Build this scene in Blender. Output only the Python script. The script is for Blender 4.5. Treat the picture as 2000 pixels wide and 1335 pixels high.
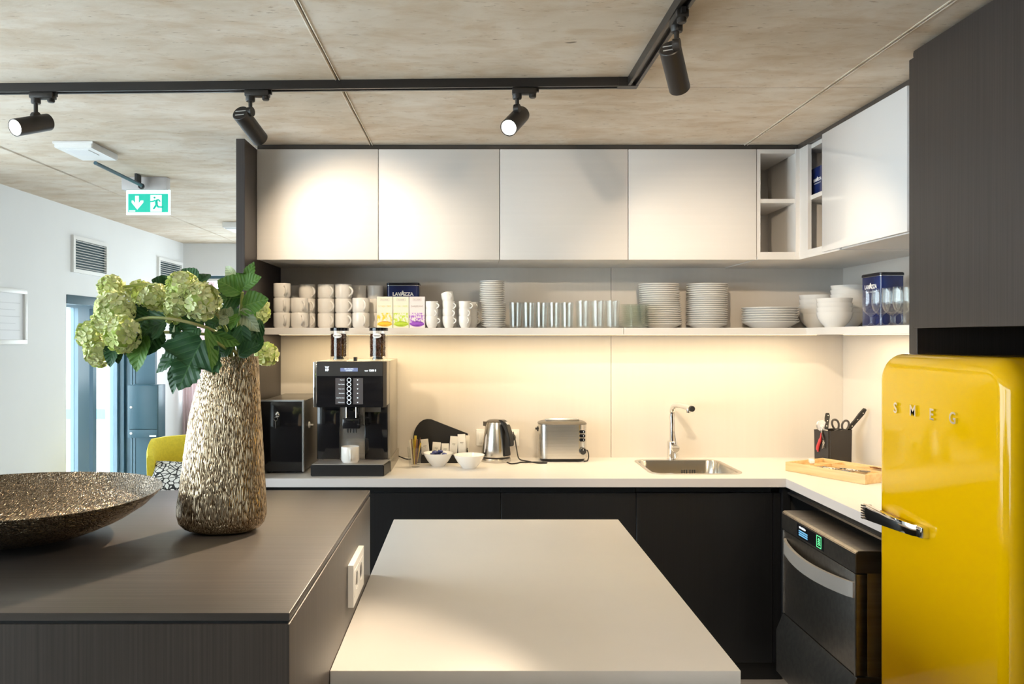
import bpy, bmesh, math, random
from mathutils import Vector, Matrix, Euler, noise
random.seed(7)
R = math.radians
S = bpy.context.scene
COL = S.collection
for o in list(bpy.data.objects):
    bpy.data.objects.remove(o)

# ------------------------------------------------------------------ camera
F, CX, CY, H = 1588.0, 919.0, 658.0, 1.54          # focal length and horizon in photo pixels, eye height
cam = bpy.data.cameras.new('camera')
cam.sensor_fit = 'HORIZONTAL'; cam.sensor_width = 36.0
cam.lens = F / 2000 * 36
cam.shift_x = (1000 - CX) / 2000
cam.shift_y = (CY - 667.5) / 2000
cam.clip_start = 0.05
camo = bpy.data.objects.new('camera', cam); COL.objects.link(camo)
camo.location = (0, 0, H); camo.rotation_euler = (R(90), 0, 0)
S.camera = camo

# ------------------------------------------------------------------ sky, exposure
wld = bpy.data.worlds.new('sky'); S.world = wld; wld.use_nodes = True
bg = wld.node_tree.nodes['Background']
bg.inputs[0].default_value = (0.87, 0.935, 1.0, 1); bg.inputs[1].default_value = 8.4
S.view_settings.view_transform = 'Standard'; S.view_settings.look = 'None'
S.view_settings.gamma = 1.0; S.view_settings.use_curve_mapping = False
S.view_settings.exposure = 0.24

def portal(name, loc, rot, sx, sy):                 # guides the sky's light through a window opening
    l = bpy.data.lights.new(name, 'AREA'); l.shape = 'RECTANGLE'; l.size = sx; l.size_y = sy
    l.cycles.is_portal = True
    o = bpy.data.objects.new(name, l); COL.objects.link(o); o.location = loc; o.rotation_euler = rot
    return o
portal('sky_portal', (-2.86, 1.65, 1.4), (0, R(-90), 0), 2.0, 4.9)
portal('sky_portal', (2.02, 6.1, 1.3), (0, R(90), 0), 1.6, 1.9)
portal('sky_portal', (-3.12, 6.2, 0.95), (0, R(-90), 0), 1.9, 1.6)
portal('sky_portal', (-2.0, 7.72, 1.5), (R(-90), 0, 0), 1.1, 1.25)

# ------------------------------------------------------------------ helpers
def X(px, y): return (px - CX) * y / F
def Z(py, y): return H - (py - CY) * y / F
def P(px, py, y): return Vector((X(px, y), y, Z(py, y)))

def BM(): return bmesh.new()
def box(bm, x0, x1, y0, y1, z0, z1, bev=0.0, seg=2):
    vs = [bm.verts.new(c) for c in ((x0,y0,z0),(x1,y0,z0),(x1,y1,z0),(x0,y1,z0),(x0,y0,z1),(x1,y0,z1),(x1,y1,z1),(x0,y1,z1))]
    fs = [bm.faces.new([vs[i] for i in q]) for q in ((3,2,1,0),(4,5,6,7),(0,1,5,4),(1,2,6,5),(2,3,7,6),(3,0,4,7))]
    if bev > 0:
        es = list({e for f in fs for e in f.edges})
        bmesh.ops.bevel(bm, geom=es, offset=bev, segments=seg, profile=0.5, affect='EDGES')
    return bm
def B(*a, **k): return box(BM(), *a, **k)
def loft(bm, rings, cap0=True, cap1=True, closed=True):
    vr = [[bm.verts.new(p) for p in r] for r in rings]
    n = len(rings[0])
    for a, b in zip(vr, vr[1:]):
        for i in range(n if closed else n - 1):
            j = (i + 1) % n
            bm.faces.new((a[i], a[j], b[j], b[i]))
    if cap0: bm.faces.new(list(reversed(vr[0])))
    if cap1: bm.faces.new(vr[-1])
    return bm
def lathe(prof, n=32, c=(0,0,0), bm=None):          # profile of (radius, z); radius 0 closes the end
    bm = bm or BM(); rings = []
    for r, z in prof:
        if r <= 1e-6: rings.append([bm.verts.new((c[0], c[1], c[2] + z))])
        else: rings.append([bm.verts.new((c[0] + r*math.cos(2*math.pi*i/n), c[1] + r*math.sin(2*math.pi*i/n), c[2] + z)) for i in range(n)])
    for a, b in zip(rings, rings[1:]):
        if len(a) == 1 and len(b) == 1: continue
        for i in range(n):
            j = (i + 1) % n
            if len(a) == 1: bm.faces.new((a[0], b[j], b[i]))
            elif len(b) == 1: bm.faces.new((a[i], a[j], b[0]))
            else: bm.faces.new((a[i], a[j], b[j], b[i]))
    bmesh.ops.recalc_face_normals(bm, faces=bm.faces)
    return bm
def tube(pts, r, n=10, bm=None, cap=True):
    bm = bm or BM(); pts = [Vector(p) for p in pts]; m = len(pts)
    rs = r if isinstance(r, (list, tuple)) else [r] * m
    up = None; rings = []
    for i, p in enumerate(pts):
        t = (pts[min(i+1, m-1)] - pts[max(i-1, 0)]).normalized()
        if up is None:
            up = Vector((0,0,1)) if abs(t.z) < 0.9 else Vector((1,0,0))
        a = t.cross(up).normalized(); up = a.cross(t).normalized()
        rings.append([p + rs[i] * (a*math.cos(2*math.pi*k/n) + up*math.sin(2*math.pi*k/n)) for k in range(n)])
    loft(bm, rings, cap, cap)
    bmesh.ops.recalc_face_normals(bm, faces=bm.faces)
    return bm
def smooth_path(pts, k=6):                           # Catmull-Rom through the points
    pts = [Vector(p) for p in pts]; q = [pts[0]*2 - pts[1]] + pts + [pts[-1]*2 - pts[-2]]; out = []
    for i in range(1, len(q) - 2):
        for s in range(k):
            t = s / k; a, b, c, d = q[i-1], q[i], q[i+1], q[i+2]
            out.append(0.5*((2*b) + (c-a)*t + (2*a-5*b+4*c-d)*t*t + (3*b-a-3*c+d)*t**3))
    out.append(pts[-1]); return out
def prism(outline, t0, t1, axis='y', bm=None, bev=0.0):   # 2D outline extruded along an axis
    bm = bm or BM()
    def mk(u, v, t): return {'y': (u, t, v), 'x': (t, u, v), 'z': (u, v, t)}[axis]
    n0 = len(bm.faces)
    loft(bm, [[mk(u, v, t0) for u, v in outline], [mk(u, v, t1) for u, v in outline]])
    bmesh.ops.recalc_face_normals(bm, faces=bm.faces)
    if bev > 0:
        bmesh.ops.bevel(bm, geom=list(bm.edges), offset=bev, segments=2, affect='EDGES')
    return bm
def rrect(w, h, r, n=6, cx=0, cy=0):
    out = []
    for sx, sy, a0 in ((1,1,0),(-1,1,90),(-1,-1,180),(1,-1,270)):
        for i in range(n + 1):
            a = R(a0 + 90*i/n); out.append((cx + sx*(w/2 - r) + r*math.cos(a), cy + sy*(h/2 - r) + r*math.sin(a)))
    return out
def tf(bm, m): bmesh.ops.transform(bm, matrix=m, verts=bm.verts); return bm
def join(*bms):
    out = BM()
    for b in bms:
        me = bpy.data.meshes.new('t'); b.to_mesh(me); out.from_mesh(me); bpy.data.meshes.remove(me); b.free()
    return out
def text_bm(s, size, depth=0.0004, bold=0.0, align='CENTER', spacing=1.0):   # lettering lying in the local x-z plane, facing -y
    cu = bpy.data.curves.new('t', 'FONT'); cu.body = s; cu.size = size; cu.extrude = depth; cu.offset = bold
    cu.align_x = align; cu.align_y = 'CENTER'; cu.resolution_u = 3; cu.space_character = spacing
    o = bpy.data.objects.new('t', cu); COL.objects.link(o)
    me = bpy.data.meshes.new_from_object(o.evaluated_get(bpy.context.evaluated_depsgraph_get()))
    bm = BM(); bm.from_mesh(me); bpy.data.meshes.remove(me); bpy.data.objects.remove(o); bpy.data.curves.remove(cu)
    return tf(bm, Matrix.Rotation(R(90), 4, 'X'))

def link(o, parent=None):
    COL.objects.link(o)
    if parent is not None: o.parent = parent
    return o
ORIGIN = {}
def mesh(name, bm, mat, parent=None, world=True, flat=False, loc=None):
    """One mesh object. world=True: bm is in scene coordinates and is moved to the parent's base."""
    me = bpy.data.meshes.new(name)
    if loc is not None: tf(bm, Matrix.Translation(-Vector(loc)))
    elif world and parent is not None: tf(bm, Matrix.Translation(-ORIGIN.get(parent.name, Vector())))
    bm.to_mesh(me); bm.free()
    if not flat:
        me.shade_smooth(); me.set_sharp_from_angle(angle=R(38))
    me.materials.append(mat)
    o = bpy.data.objects.new(name, me); link(o, parent)
    if loc is not None: o.location = loc
    ORIGIN[o.name] = ORIGIN.get(parent.name, Vector()) if parent is not None else (Vector(loc) if loc is not None else Vector())
    return o
def tag(o, label, cat=None, group=None, kind=None):
    o['label'] = label
    if cat: o['category'] = cat
    if group: o['group'] = group
    if kind: o['kind'] = kind
    return o
def thing(name, label, cat, loc=(0,0,0), rotz=0.0, group=None):
    o = bpy.data.objects.new(name, None); COL.objects.link(o)
    o.empty_display_size = 0.05; o.location = loc; o.rotation_euler = (0, 0, rotz)
    ORIGIN[o.name] = Vector(loc)
    return tag(o, label, cat, group)
def struct(name, bm, mat, label=None, flat=True):
    o = mesh(name, bm, mat, flat=flat); o['kind'] = 'structure'
    if label: o['label'] = label
    return o
def dup(root, loc, rot=(0,0,0), label=None, group=None):
    r = root.copy(); COL.objects.link(r); r.location = loc; r.rotation_euler = rot
    if label: r['label'] = label
    if group: r['group'] = group
    for ch in root.children:
        c = ch.copy(); COL.objects.link(c); c.parent = r
        for g in ch.children:
            d = g.copy(); COL.objects.link(d); d.parent = c
    return r
ORD = ('first second third fourth fifth sixth seventh eighth ninth tenth eleventh twelfth thirteenth fourteenth fifteenth sixteenth '
       'seventeenth eighteenth nineteenth twentieth twenty-first twenty-second twenty-third twenty-fourth twenty-fifth twenty-sixth').split()

# ------------------------------------------------------------------ materials
def mat(name, col, rough=0.5, metal=0.0, coat=0.0, spec=0.5, emit=None, estr=0.0, var=0.0, vscale=(5,5,5), bump=0.0, bscale=(60,60,60), bdist=0.002, detail=4, col2=None, ramp=(0.35,0.65), sss=0.0):
    m = bpy.data.materials.new(name); m.use_nodes = True
    nt = m.node_tree; p = nt.nodes['Principled BSDF']; L = nt.links
    c = (*col, 1)
    p.inputs['Base Color'].default_value = c; p.inputs['Roughness'].default_value = rough
    p.inputs['Metallic'].default_value = metal; p.inputs['Coat Weight'].default_value = coat
    p.inputs['Coat Roughness'].default_value = 0.03
    p.inputs['Specular IOR Level'].default_value = spec
    if sss: p.inputs['Subsurface Weight'].default_value = sss; p.inputs['Subsurface Radius'].default_value = (0.01,0.008,0.004)
    if emit: p.inputs['Emission Color'].default_value = (*emit, 1); p.inputs['Emission Strength'].default_value = estr
    tc = None
    def coord(sc):
        nonlocal tc
        tc = tc or nt.nodes.new('ShaderNodeTexCoord')
        mp = nt.nodes.new('ShaderNodeMapping'); mp.inputs['Scale'].default_value = sc
        L.new(tc.outputs['Object'], mp.inputs['Vector']); return mp.outputs['Vector']
    if var or col2:
        n = nt.nodes.new('ShaderNodeTexNoise'); n.inputs['Scale'].default_value = 1.0; n.inputs['Detail'].default_value = detail
        L.new(coord(vscale), n.inputs['Vector'])
        r = nt.nodes.new('ShaderNodeValToRGB'); r.color_ramp.elements[0].position, r.color_ramp.elements[1].position = ramp
        a = tuple(max(0, v*(1-var)) for v in col); b = tuple(min(1, v*(1+var)) for v in col) if col2 is None else col2
        r.color_ramp.elements[0].color = (*a, 1); r.color_ramp.elements[1].color = (*b, 1)
        L.new(n.outputs['Fac'], r.inputs['Fac']); L.new(r.outputs['Color'], p.inputs['Base Color'])
    if bump:
        n = nt.nodes.new('ShaderNodeTexNoise'); n.inputs['Scale'].default_value = 1.0; n.inputs['Detail'].default_value = 3
        L.new(coord(bscale), n.inputs['Vector'])
        b = nt.nodes.new('ShaderNodeBump'); b.inputs['Strength'].default_value = bump; b.inputs['Distance'].default_value = bdist
        L.new(n.outputs['Fac'], b.inputs['Height']); L.new(b.outputs['Normal'], p.inputs['Normal'])
    return m
def glass(name, tint=(1,1,1), ior=1.45, gloss=1.0, rough=0.0):   # thin-walled clear glass
    m = bpy.data.materials.new(name); m.use_nodes = True; nt = m.node_tree; nt.nodes.clear()
    out = nt.nodes.new('ShaderNodeOutputMaterial'); mx = nt.nodes.new('ShaderNodeMixShader')
    t = nt.nodes.new('ShaderNodeBsdfTransparent'); t.inputs[0].default_value = (*tint, 1)
    g = nt.nodes.new('ShaderNodeBsdfGlossy'); g.inputs['Roughness'].default_value = rough; g.inputs['Color'].default_value = (gloss, gloss, gloss, 1)
    lw = nt.nodes.new('ShaderNodeLayerWeight'); lw.inputs['Blend'].default_value = 0.5      # facing = 1 - |cos|
    pw = nt.nodes.new('ShaderNodeMath'); pw.operation = 'POWER'; pw.inputs[1].default_value = 5.0; nt.links.new(lw.outputs['Facing'], pw.inputs[0])
    f0 = ((ior-1)/(ior+1))**2
    ma = nt.nodes.new('ShaderNodeMath'); ma.operation = 'MULTIPLY_ADD'; ma.inputs[1].default_value = 1-f0; ma.inputs[2].default_value = f0; nt.links.new(pw.outputs[0], ma.inputs[0])
    nt.links.new(ma.outputs[0], mx.inputs[0]); nt.links.new(t.outputs[0], mx.inputs[1]); nt.links.new(g.outputs[0], mx.inputs[2])
    nt.links.new(mx.outputs[0], out.inputs[0]); return m

def concrete_mat():
    m = bpy.data.materials.new('concrete'); m.use_nodes = True; nt = m.node_tree; L = nt.links; p = nt.nodes['Principled BSDF']
    p.inputs['Roughness'].default_value = 0.75; p.inputs['Specular IOR Level'].default_value = 0.25
    tc = nt.nodes.new('ShaderNodeTexCoord')
    def nz(sc, det, dist=0.0):
        mp = nt.nodes.new('ShaderNodeMapping'); mp.inputs['Scale'].default_value = sc; L.new(tc.outputs['Object'], mp.inputs['Vector'])
        n = nt.nodes.new('ShaderNodeTexNoise'); n.inputs['Scale'].default_value = 1; n.inputs['Detail'].default_value = det; n.inputs['Distortion'].default_value = dist
        n.inputs['Roughness'].default_value = 0.62
        L.new(mp.outputs['Vector'], n.inputs['Vector']); return n.outputs['Fac']
    def ramp(fac, a, b, ca, cb):
        r = nt.nodes.new('ShaderNodeValToRGB'); r.color_ramp.elements[0].position = a; r.color_ramp.elements[1].position = b
        r.color_ramp.elements[0].color = (*ca, 1); r.color_ramp.elements[1].color = (*cb, 1); L.new(fac, r.inputs['Fac']); return r.outputs['Color']
    def mul(a, b, f=1.0):
        x = nt.nodes.new('ShaderNodeMix'); x.data_type = 'RGBA'; x.blend_type = 'MULTIPLY'; x.inputs[0].default_value = f
        L.new(a, x.inputs[6]); L.new(b, x.inputs[7]); return x.outputs[2]
    base = ramp(nz((1.6, 2.4, 1), 6, 0.3), 0.3, 0.72, (0.58, 0.485, 0.37), (0.80, 0.73, 0.64))
    streak = ramp(nz((6, 13, 4), 6, 0.5), 0.36, 0.56, (0.80, 0.68, 0.54), (1, 1, 1))
    fleck = ramp(nz((24, 80, 20), 3), 0.27, 0.37, (0.38, 0.28, 0.20), (1, 1, 1))
    c = mul(mul(base, streak, 0.55), fleck, 0.6)
    pit = ramp(nz((9, 15, 9), 2, 0.2), 0.205, 0.225, (0.25, 0.22, 0.18), (1, 1, 1))
    L.new(mul(c, pit, 0.9), p.inputs['Base Color'])
    b = nt.nodes.new('ShaderNodeBump'); b.inputs['Strength'].default_value = 0.25; b.inputs['Distance'].default_value = 0.004
    L.new(nz((30, 60, 30), 4), b.inputs['Height']); L.new(b.outputs['Normal'], p.inputs['Normal'])
    return m

def leaf_mat(name, c1, c2, cv):      # leaf space: x across (midrib at 0), y from base to tip
    m = bpy.data.materials.new(name); m.use_nodes = True; nt = m.node_tree; L = nt.links; p = nt.nodes['Principled BSDF']
    p.inputs['Roughness'].default_value = 0.48; p.inputs['Specular IOR Level'].default_value = 0.35
    tc = nt.nodes.new('ShaderNodeTexCoord'); sp = nt.nodes.new('ShaderNodeSeparateXYZ'); L.new(tc.outputs['Object'], sp.inputs[0])
    def mth(op, a, b=None, c=None):
        n = nt.nodes.new('ShaderNodeMath'); n.operation = op
        for i, v in enumerate((a, b, c)):
            if v is None: continue
            if isinstance(v, (int, float)): n.inputs[i].default_value = v
            else: L.new(v, n.inputs[i])
        return n.outputs[0]
    ax = mth('ABSOLUTE', sp.outputs['X'])
    v = mth('FRACT', mth('MULTIPLY', mth('MULTIPLY_ADD', ax, -0.85, sp.outputs['Y']), 6.0))
    tri = mth('ABSOLUTE', mth('SUBTRACT', v, 0.5))
    side = mth('GREATER_THAN', tri, 0.462); mid = mth('LESS_THAN', ax, 0.014)
    vein = mth('MULTIPLY', mth('MAXIMUM', side, mid), 0.6)
    n = nt.nodes.new('ShaderNodeTexNoise'); n.inputs['Scale'].default_value = 5; L.new(tc.outputs['Object'], n.inputs['Vector'])
    m1 = nt.nodes.new('ShaderNodeMix'); m1.data_type = 'RGBA'; L.new(n.outputs['Fac'], m1.inputs[0]); m1.inputs[6].default_value = (*c1, 1); m1.inputs[7].default_value = (*c2, 1)
    m2 = nt.nodes.new('ShaderNodeMix'); m2.data_type = 'RGBA'; L.new(vein, m2.inputs[0]); L.new(m1.outputs[2], m2.inputs[6]); m2.inputs[7].default_value = (*cv, 1)
    L.new(m2.outputs[2], p.inputs['Base Color'])
    b = nt.nodes.new('ShaderNodeBump'); b.inputs['Strength'].default_value = 0.5; b.inputs['Distance'].default_value = 0.004
    L.new(tri, b.inputs['Height']); L.new(b.outputs['Normal'], p.inputs['Normal'])
    return m
M = {}
M['concrete'] = concrete_mat()
M['joint'] = mat('concrete_joint', (0.22,0.19,0.155), 0.9)
M['wall'] = mat('white_paint', (0.80,0.80,0.80), 0.7, var=0.015, vscale=(2,2,2), bump=0.05, bscale=(250,250,250))
M['wall_dark'] = mat('low_bounce_wall', (0.13,0.12,0.12), 0.7)  # made dark so the unseen rear wall bounces less light onto the block
M['floor'] = mat('floor_vinyl', (0.42,0.38,0.34), 0.45, var=0.12, vscale=(3,40,3))
M['white_lam'] = mat('white_laminate', (0.76,0.735,0.71), 0.38, var=0.012, vscale=(3,3,3))
M['white_door'] = mat('white_satin_front', (0.80,0.775,0.755), 0.42, var=0.01, vscale=(2,2,80))
M['white_gloss'] = mat('white_gloss_front', (0.80,0.79,0.785), 0.12, coat=0.4)
M['splash'] = mat('splashback_laminate', (0.67,0.625,0.575), 0.28, var=0.01, vscale=(40,3,1))
M['counter'] = mat('worktop_laminate', (0.74,0.71,0.68), 0.42, var=0.012, vscale=(6,6,6))
M['edge'] = mat('worktop_edging', (0.60,0.565,0.56), 0.5)
def brushed(name, col, rough, sc):
    return mat(name, col, rough, spec=0.5, var=0.22, vscale=sc, ramp=(0.3,0.7), detail=3, bump=0.12, bscale=tuple(v*1.3 for v in sc), bdist=0.0006)
M['dark_h'] = brushed('dark_brushed_laminate', (0.070,0.060,0.054), 0.34, (3,260,3))
M['dark_v'] = brushed('dark_upright_laminate', (0.040,0.032,0.030), 0.42, (240,240,2))
M['block_v'] = brushed('dark_block_laminate', (0.070,0.058,0.051), 0.42, (240,240,2))
M['black_front'] = brushed('black_base_front', (0.009,0.009,0.010), 0.36, (200,200,2))
M['black'] = mat('matt_black', (0.013,0.012,0.012), 0.5)
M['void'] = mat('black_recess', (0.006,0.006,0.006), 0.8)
M['black_gloss'] = mat('black_gloss_plastic', (0.008,0.008,0.010), 0.09, coat=0.3)
M['black_plastic'] = mat('black_plastic', (0.016,0.015,0.015), 0.35)
M['rubber'] = mat('black_cable', (0.010,0.009,0.009), 0.55)
M['track'] = mat('black_track', (0.018,0.015,0.014), 0.38)
M['spot'] = mat('black_lamp_coat', (0.022,0.018,0.016), 0.42)
M['steel'] = mat('brushed_steel', (0.62,0.60,0.57), 0.26, metal=1.0, var=0.06, vscale=(3,3,220), bump=0.03, bscale=(3,3,300), bdist=0.0004)
M['steel_dark'] = mat('dark_brushed_steel', (0.30,0.28,0.26), 0.34, metal=1.0, var=0.10, vscale=(2,60,60), bump=0.05, bscale=(2,90,90), bdist=0.0004)
M['steel_sink'] = mat('sink_steel', (0.60,0.57,0.52), 0.22, metal=1.0, var=0.05, vscale=(90,3,3))
M['chrome'] = mat('chrome', (0.80,0.79,0.78), 0.06, metal=1.0)
M['handle_alu'] = mat('matt_aluminium', (0.42,0.40,0.38), 0.4, metal=0.35)
M['alu'] = mat('satin_aluminium', (0.70,0.70,0.70), 0.3, metal=1.0)
M['porcelain'] = mat('white_porcelain', (0.83,0.82,0.80), 0.12, coat=0.3)
M['mug'] = mat('cream_porcelain', (0.82,0.79,0.75), 0.16, coat=0.2)
M['white_plastic'] = mat('white_plastic', (0.82,0.81,0.79), 0.35)
M['grey_plastic'] = mat('grey_plastic', (0.46,0.44,0.43), 0.45)
M['glass'] = glass('clear_glass', (0.975,0.98,0.976), 1.5)
M['glass_green'] = glass('green_tinted_glass', (0.968,0.985,0.96), 2.0)
M['window'] = glass('window_glass', (0.93,0.97,0.97), 1.45)
M['yellow'] = mat('yellow_enamel', (0.90,0.50,0.0), 0.08, coat=0.15, spec=0.4)
M['yellow_fabric'] = mat('yellow_fabric', (0.78,0.62,0.05), 0.85, var=0.06, vscale=(60,60,60), bump=0.2, bscale=(500,500,500), bdist=0.001)
M['teal'] = mat('teal_grey_metal', (0.030,0.085,0.115), 0.38, spec=0.6)
M['teal_light'] = mat('pale_teal_frame', (0.13,0.21,0.265), 0.35, spec=0.6)
def sheer(name, col):
    m = bpy.data.materials.new(name); m.use_nodes = True; nt = m.node_tree; nt.nodes.clear()
    out = nt.nodes.new('ShaderNodeOutputMaterial'); mx = nt.nodes.new('ShaderNodeMixShader'); mx.inputs[0].default_value = 0.5
    d = nt.nodes.new('ShaderNodeBsdfDiffuse'); t = nt.nodes.new('ShaderNodeBsdfTranslucent')
    for n in (d, t): n.inputs['Color'].default_value = (*col, 1)
    nt.links.new(d.outputs[0], mx.inputs[1]); nt.links.new(t.outputs[0], mx.inputs[2]); nt.links.new(mx.outputs[0], out.inputs[0]); return m
M['curtain'] = sheer('pink_white_curtain', (0.86,0.76,0.76))
M['navy'] = mat('navy_tin', (0.006,0.012,0.075), 0.22, coat=0.3, col2=(0.012,0.03,0.16), vscale=(9,9,7))
M['navy_dark'] = mat('navy_black_lid', (0.006,0.007,0.016), 0.25)
M['print_white'] = mat('white_print', (0.80,0.80,0.80), 0.5)
M['print_grey'] = mat('grey_print', (0.30,0.27,0.27), 0.6)
M['print_dark'] = mat('dark_print', (0.03,0.03,0.03), 0.5)
M['bamboo'] = mat('bamboo', (0.66,0.44,0.20), 0.45, col2=(0.78,0.57,0.30), vscale=(4,50,50), bump=0.05, bscale=(6,90,90))
M['bean'] = mat('coffee_bean', (0.085,0.030,0.014), 0.30, var=0.4, vscale=(90,90,90))
M['candy'] = mat('blue_wrapper', (0.02,0.025,0.10), 0.22, metal=0.3, col2=(0.10,0.12,0.30), vscale=(120,120,120))
M['red'] = mat('red_plastic', (0.55,0.045,0.05), 0.35)
M['leaf'] = leaf_mat('dark_leaf', (0.010,0.052,0.020), (0.028,0.105,0.032), (0.075,0.19,0.060))
M['leaf_light'] = leaf_mat('fresh_leaf', (0.055,0.17,0.025), (0.13,0.28,0.050), (0.24,0.40,0.10))
M['leaf_pale'] = leaf_mat('pale_leaf_back', (0.26,0.33,0.19), (0.38,0.44,0.28), (0.55,0.60,0.42))
M['stem'] = mat('green_stem', (0.26,0.34,0.08), 0.5, col2=(0.33,0.30,0.12), vscale=(20,20,20))
M['petal'] = mat('pale_green_petal', (0.70,0.79,0.30), 0.6, spec=0.3, col2=(0.90,0.90,0.62), vscale=(45,45,45), sss=0.15)
M['petal_lime'] = mat('lime_petal', (0.56,0.72,0.17), 0.6, spec=0.3, col2=(0.80,0.85,0.40), vscale=(45,45,45), sss=0.15)
M['bulb'] = mat('lamp_lens', (1,0.95,0.85), 0.3, emit=(1.0,0.86,0.66), estr=26)
M['led'] = mat('led_strip', (1,0.9,0.7), 0.4, emit=(1.0,0.80,0.48), estr=5)
M['sign_green'] = mat('lit_green_sign', (0.0,0.40,0.28), 0.4, emit=(0.0,0.52,0.38), estr=0.45)
M['sign_white'] = mat('lit_white_sign', (0.9,0.95,0.95), 0.4, emit=(0.85,1.0,0.97), estr=0.5)
M['screen'] = mat('lcd_screen', (0.10,0.13,0.24), 0.25, emit=(0.20,0.24,0.42), estr=0.5)
M['lit_white'] = mat('lit_white_marking', (0.8,0.85,0.9), 0.4, emit=(0.75,0.9,1.0), estr=0.8)
M['lit_green'] = mat('lit_green_marking', (0.1,0.6,0.25), 0.4, emit=(0.15,0.85,0.35), estr=0.8)
M['lit_blue'] = mat('lit_blue_marking', (0.1,0.3,0.5), 0.4, emit=(0.12,0.33,0.55), estr=0.7)
def bark(name, col, col2, rough, sc, strength, dist):
    # embossed bark: long thin chips with dark cracks between them
    m = bpy.data.materials.new(name); m.use_nodes = True; nt = m.node_tree; L = nt.links; p = nt.nodes['Principled BSDF']
    p.inputs['Metallic'].default_value = 1.0; p.inputs['Roughness'].default_value = rough
    tc = nt.nodes.new('ShaderNodeTexCoord'); mp = nt.nodes.new('ShaderNodeMapping'); mp.inputs['Scale'].default_value = sc; L.new(tc.outputs['Object'], mp.inputs['Vector'])
    nz = nt.nodes.new('ShaderNodeTexNoise'); nz.inputs['Scale'].default_value = 0.45; nz.inputs['Detail'].default_value = 3; L.new(mp.outputs['Vector'], nz.inputs['Vector'])
    ad = nt.nodes.new('ShaderNodeVectorMath'); ad.operation = 'MULTIPLY_ADD'; ad.inputs[1].default_value = (1.3, 1.3, 1.3); L.new(nz.outputs['Color'], ad.inputs[0]); L.new(mp.outputs['Vector'], ad.inputs[2])
    vo = nt.nodes.new('ShaderNodeTexVoronoi'); vo.feature = 'DISTANCE_TO_EDGE'; vo.inputs['Scale'].default_value = 1.0; L.new(ad.outputs[0], vo.inputs['Vector'])
    v2 = nt.nodes.new('ShaderNodeTexVoronoi'); v2.inputs['Scale'].default_value = 1.0; L.new(ad.outputs[0], v2.inputs['Vector'])
    r = nt.nodes.new('ShaderNodeValToRGB'); r.color_ramp.elements[0].position = 0.015; r.color_ramp.elements[1].position = 0.16
    r.color_ramp.elements[0].color = (*col, 1); r.color_ramp.elements[1].color = (*col2, 1); L.new(vo.outputs['Distance'], r.inputs['Fac']); L.new(r.outputs['Color'], p.inputs['Base Color'])
    sm = nt.nodes.new('ShaderNodeMath'); sm.operation = 'MINIMUM'; sm.inputs[1].default_value = 0.22; L.new(vo.outputs['Distance'], sm.inputs[0])
    sp = nt.nodes.new('ShaderNodeSeparateColor'); L.new(v2.outputs['Color'], sp.inputs[0])
    ht = nt.nodes.new('ShaderNodeMath'); ht.operation = 'MULTIPLY_ADD'; ht.inputs[1].default_value = 0.16; L.new(sp.outputs[0], ht.inputs[0]); L.new(sm.outputs[0], ht.inputs[2])
    b = nt.nodes.new('ShaderNodeBump'); b.inputs['Strength'].default_value = strength; b.inputs['Distance'].default_value = dist
    L.new(ht.outputs[0], b.inputs['Height']); L.new(b.outputs['Normal'], p.inputs['Normal'])
    return m
M['vase'] = bark('champagne_bark_metal', (0.14,0.085,0.04), (0.62,0.49,0.33), 0.27, (330,330,36), 0.85, 0.005)
M['bowl'] = bark('bronze_bark_metal', (0.07,0.048,0.028), (0.34,0.265,0.185), 0.28, (240,30,240), 0.95, 0.009)
# ================================================================== the room
ZC = 2.42                                            # underside of the concrete ceiling
YB, XR, XL, YF = 4.18, 1.914, -2.70, 7.64            # splashback plane, right splashback plane, far-left wall, far wall
fl = struct('floor', B(-3.06, 2.1, -3.3, 7.8, -0.1, 0.0), M['floor'])
ce = struct('ceiling', B(-3.2, 2.1, -3.4, 7.85, ZC + 0.012, ZC + 0.2), M['joint'])
xs = [-3.19, -2.175, -0.455, 1.261, 2.05]; ys = [-3.35, -1.42, 0.73, 2.87, 5.03, 7.13, 7.8]
g = 0.003
for i in range(len(xs) - 1):
    for j in range(len(ys) - 1):
        mesh('panel', B(xs[i]+g, xs[i+1]-g, ys[j]+g, ys[j+1]-g, ZC, ZC + 0.02, bev=0.0025, seg=1), M['concrete'], ce, flat=True)
for xj in (-2.175, -0.455, 1.261):                    # thin raised cement burrs along the joints
    for s in (-1, 1):
        pts = [(xj + s*(0.006 + 0.0012*noise.noise((xj, y*3.1, s))), y, ZC - 0.0005) for y in [k*0.08 for k in range(-10, 95)]]
        mesh('joint_burr', tube(pts, [0.0022 + 0.0018*abs(noise.noise((y*7, xj, 3.0))) for _, y, _ in pts], 5), M['concrete'], ce)
# far-left wall with the glazed entrance and, beyond the frame, the window front
w = BM()
for a in ((-3.06, XL, -3.3, -0.8, 0, ZC+.01), (-3.06, XL, 4.1, 5.43, 0, ZC+.01), (-3.06, XL, 7.0, 7.8, 0, ZC+.01),
          (-3.06, XL, 5.43, 7.0, 1.824, ZC+.01), (-3.06, XL, -0.8, 4.1, 0, 0.4), (-3.06, XL, -0.8, 4.1, 2.4, ZC+.01)): box(w, *a)
struct('wall_left', w, M['wall'])
w = BM()
for a in ((XL, -2.665, YF, 7.8, 0, ZC+.01), (-1.45, 2.05, YF, 7.8, 0, ZC+.01), (-2.665, -1.45, YF, 7.8, 0, 0.9), (-2.665, -1.45, YF, 7.8, 2.12, ZC+.01)): box(w, *a)
struct('wall_far', w, M['wall'])
w = BM()
box(w, -3.06, 2.05, -3.4, -3.3, 0, ZC+.01)
struct('wall_behind', w, M['wall_dark'])
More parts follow.
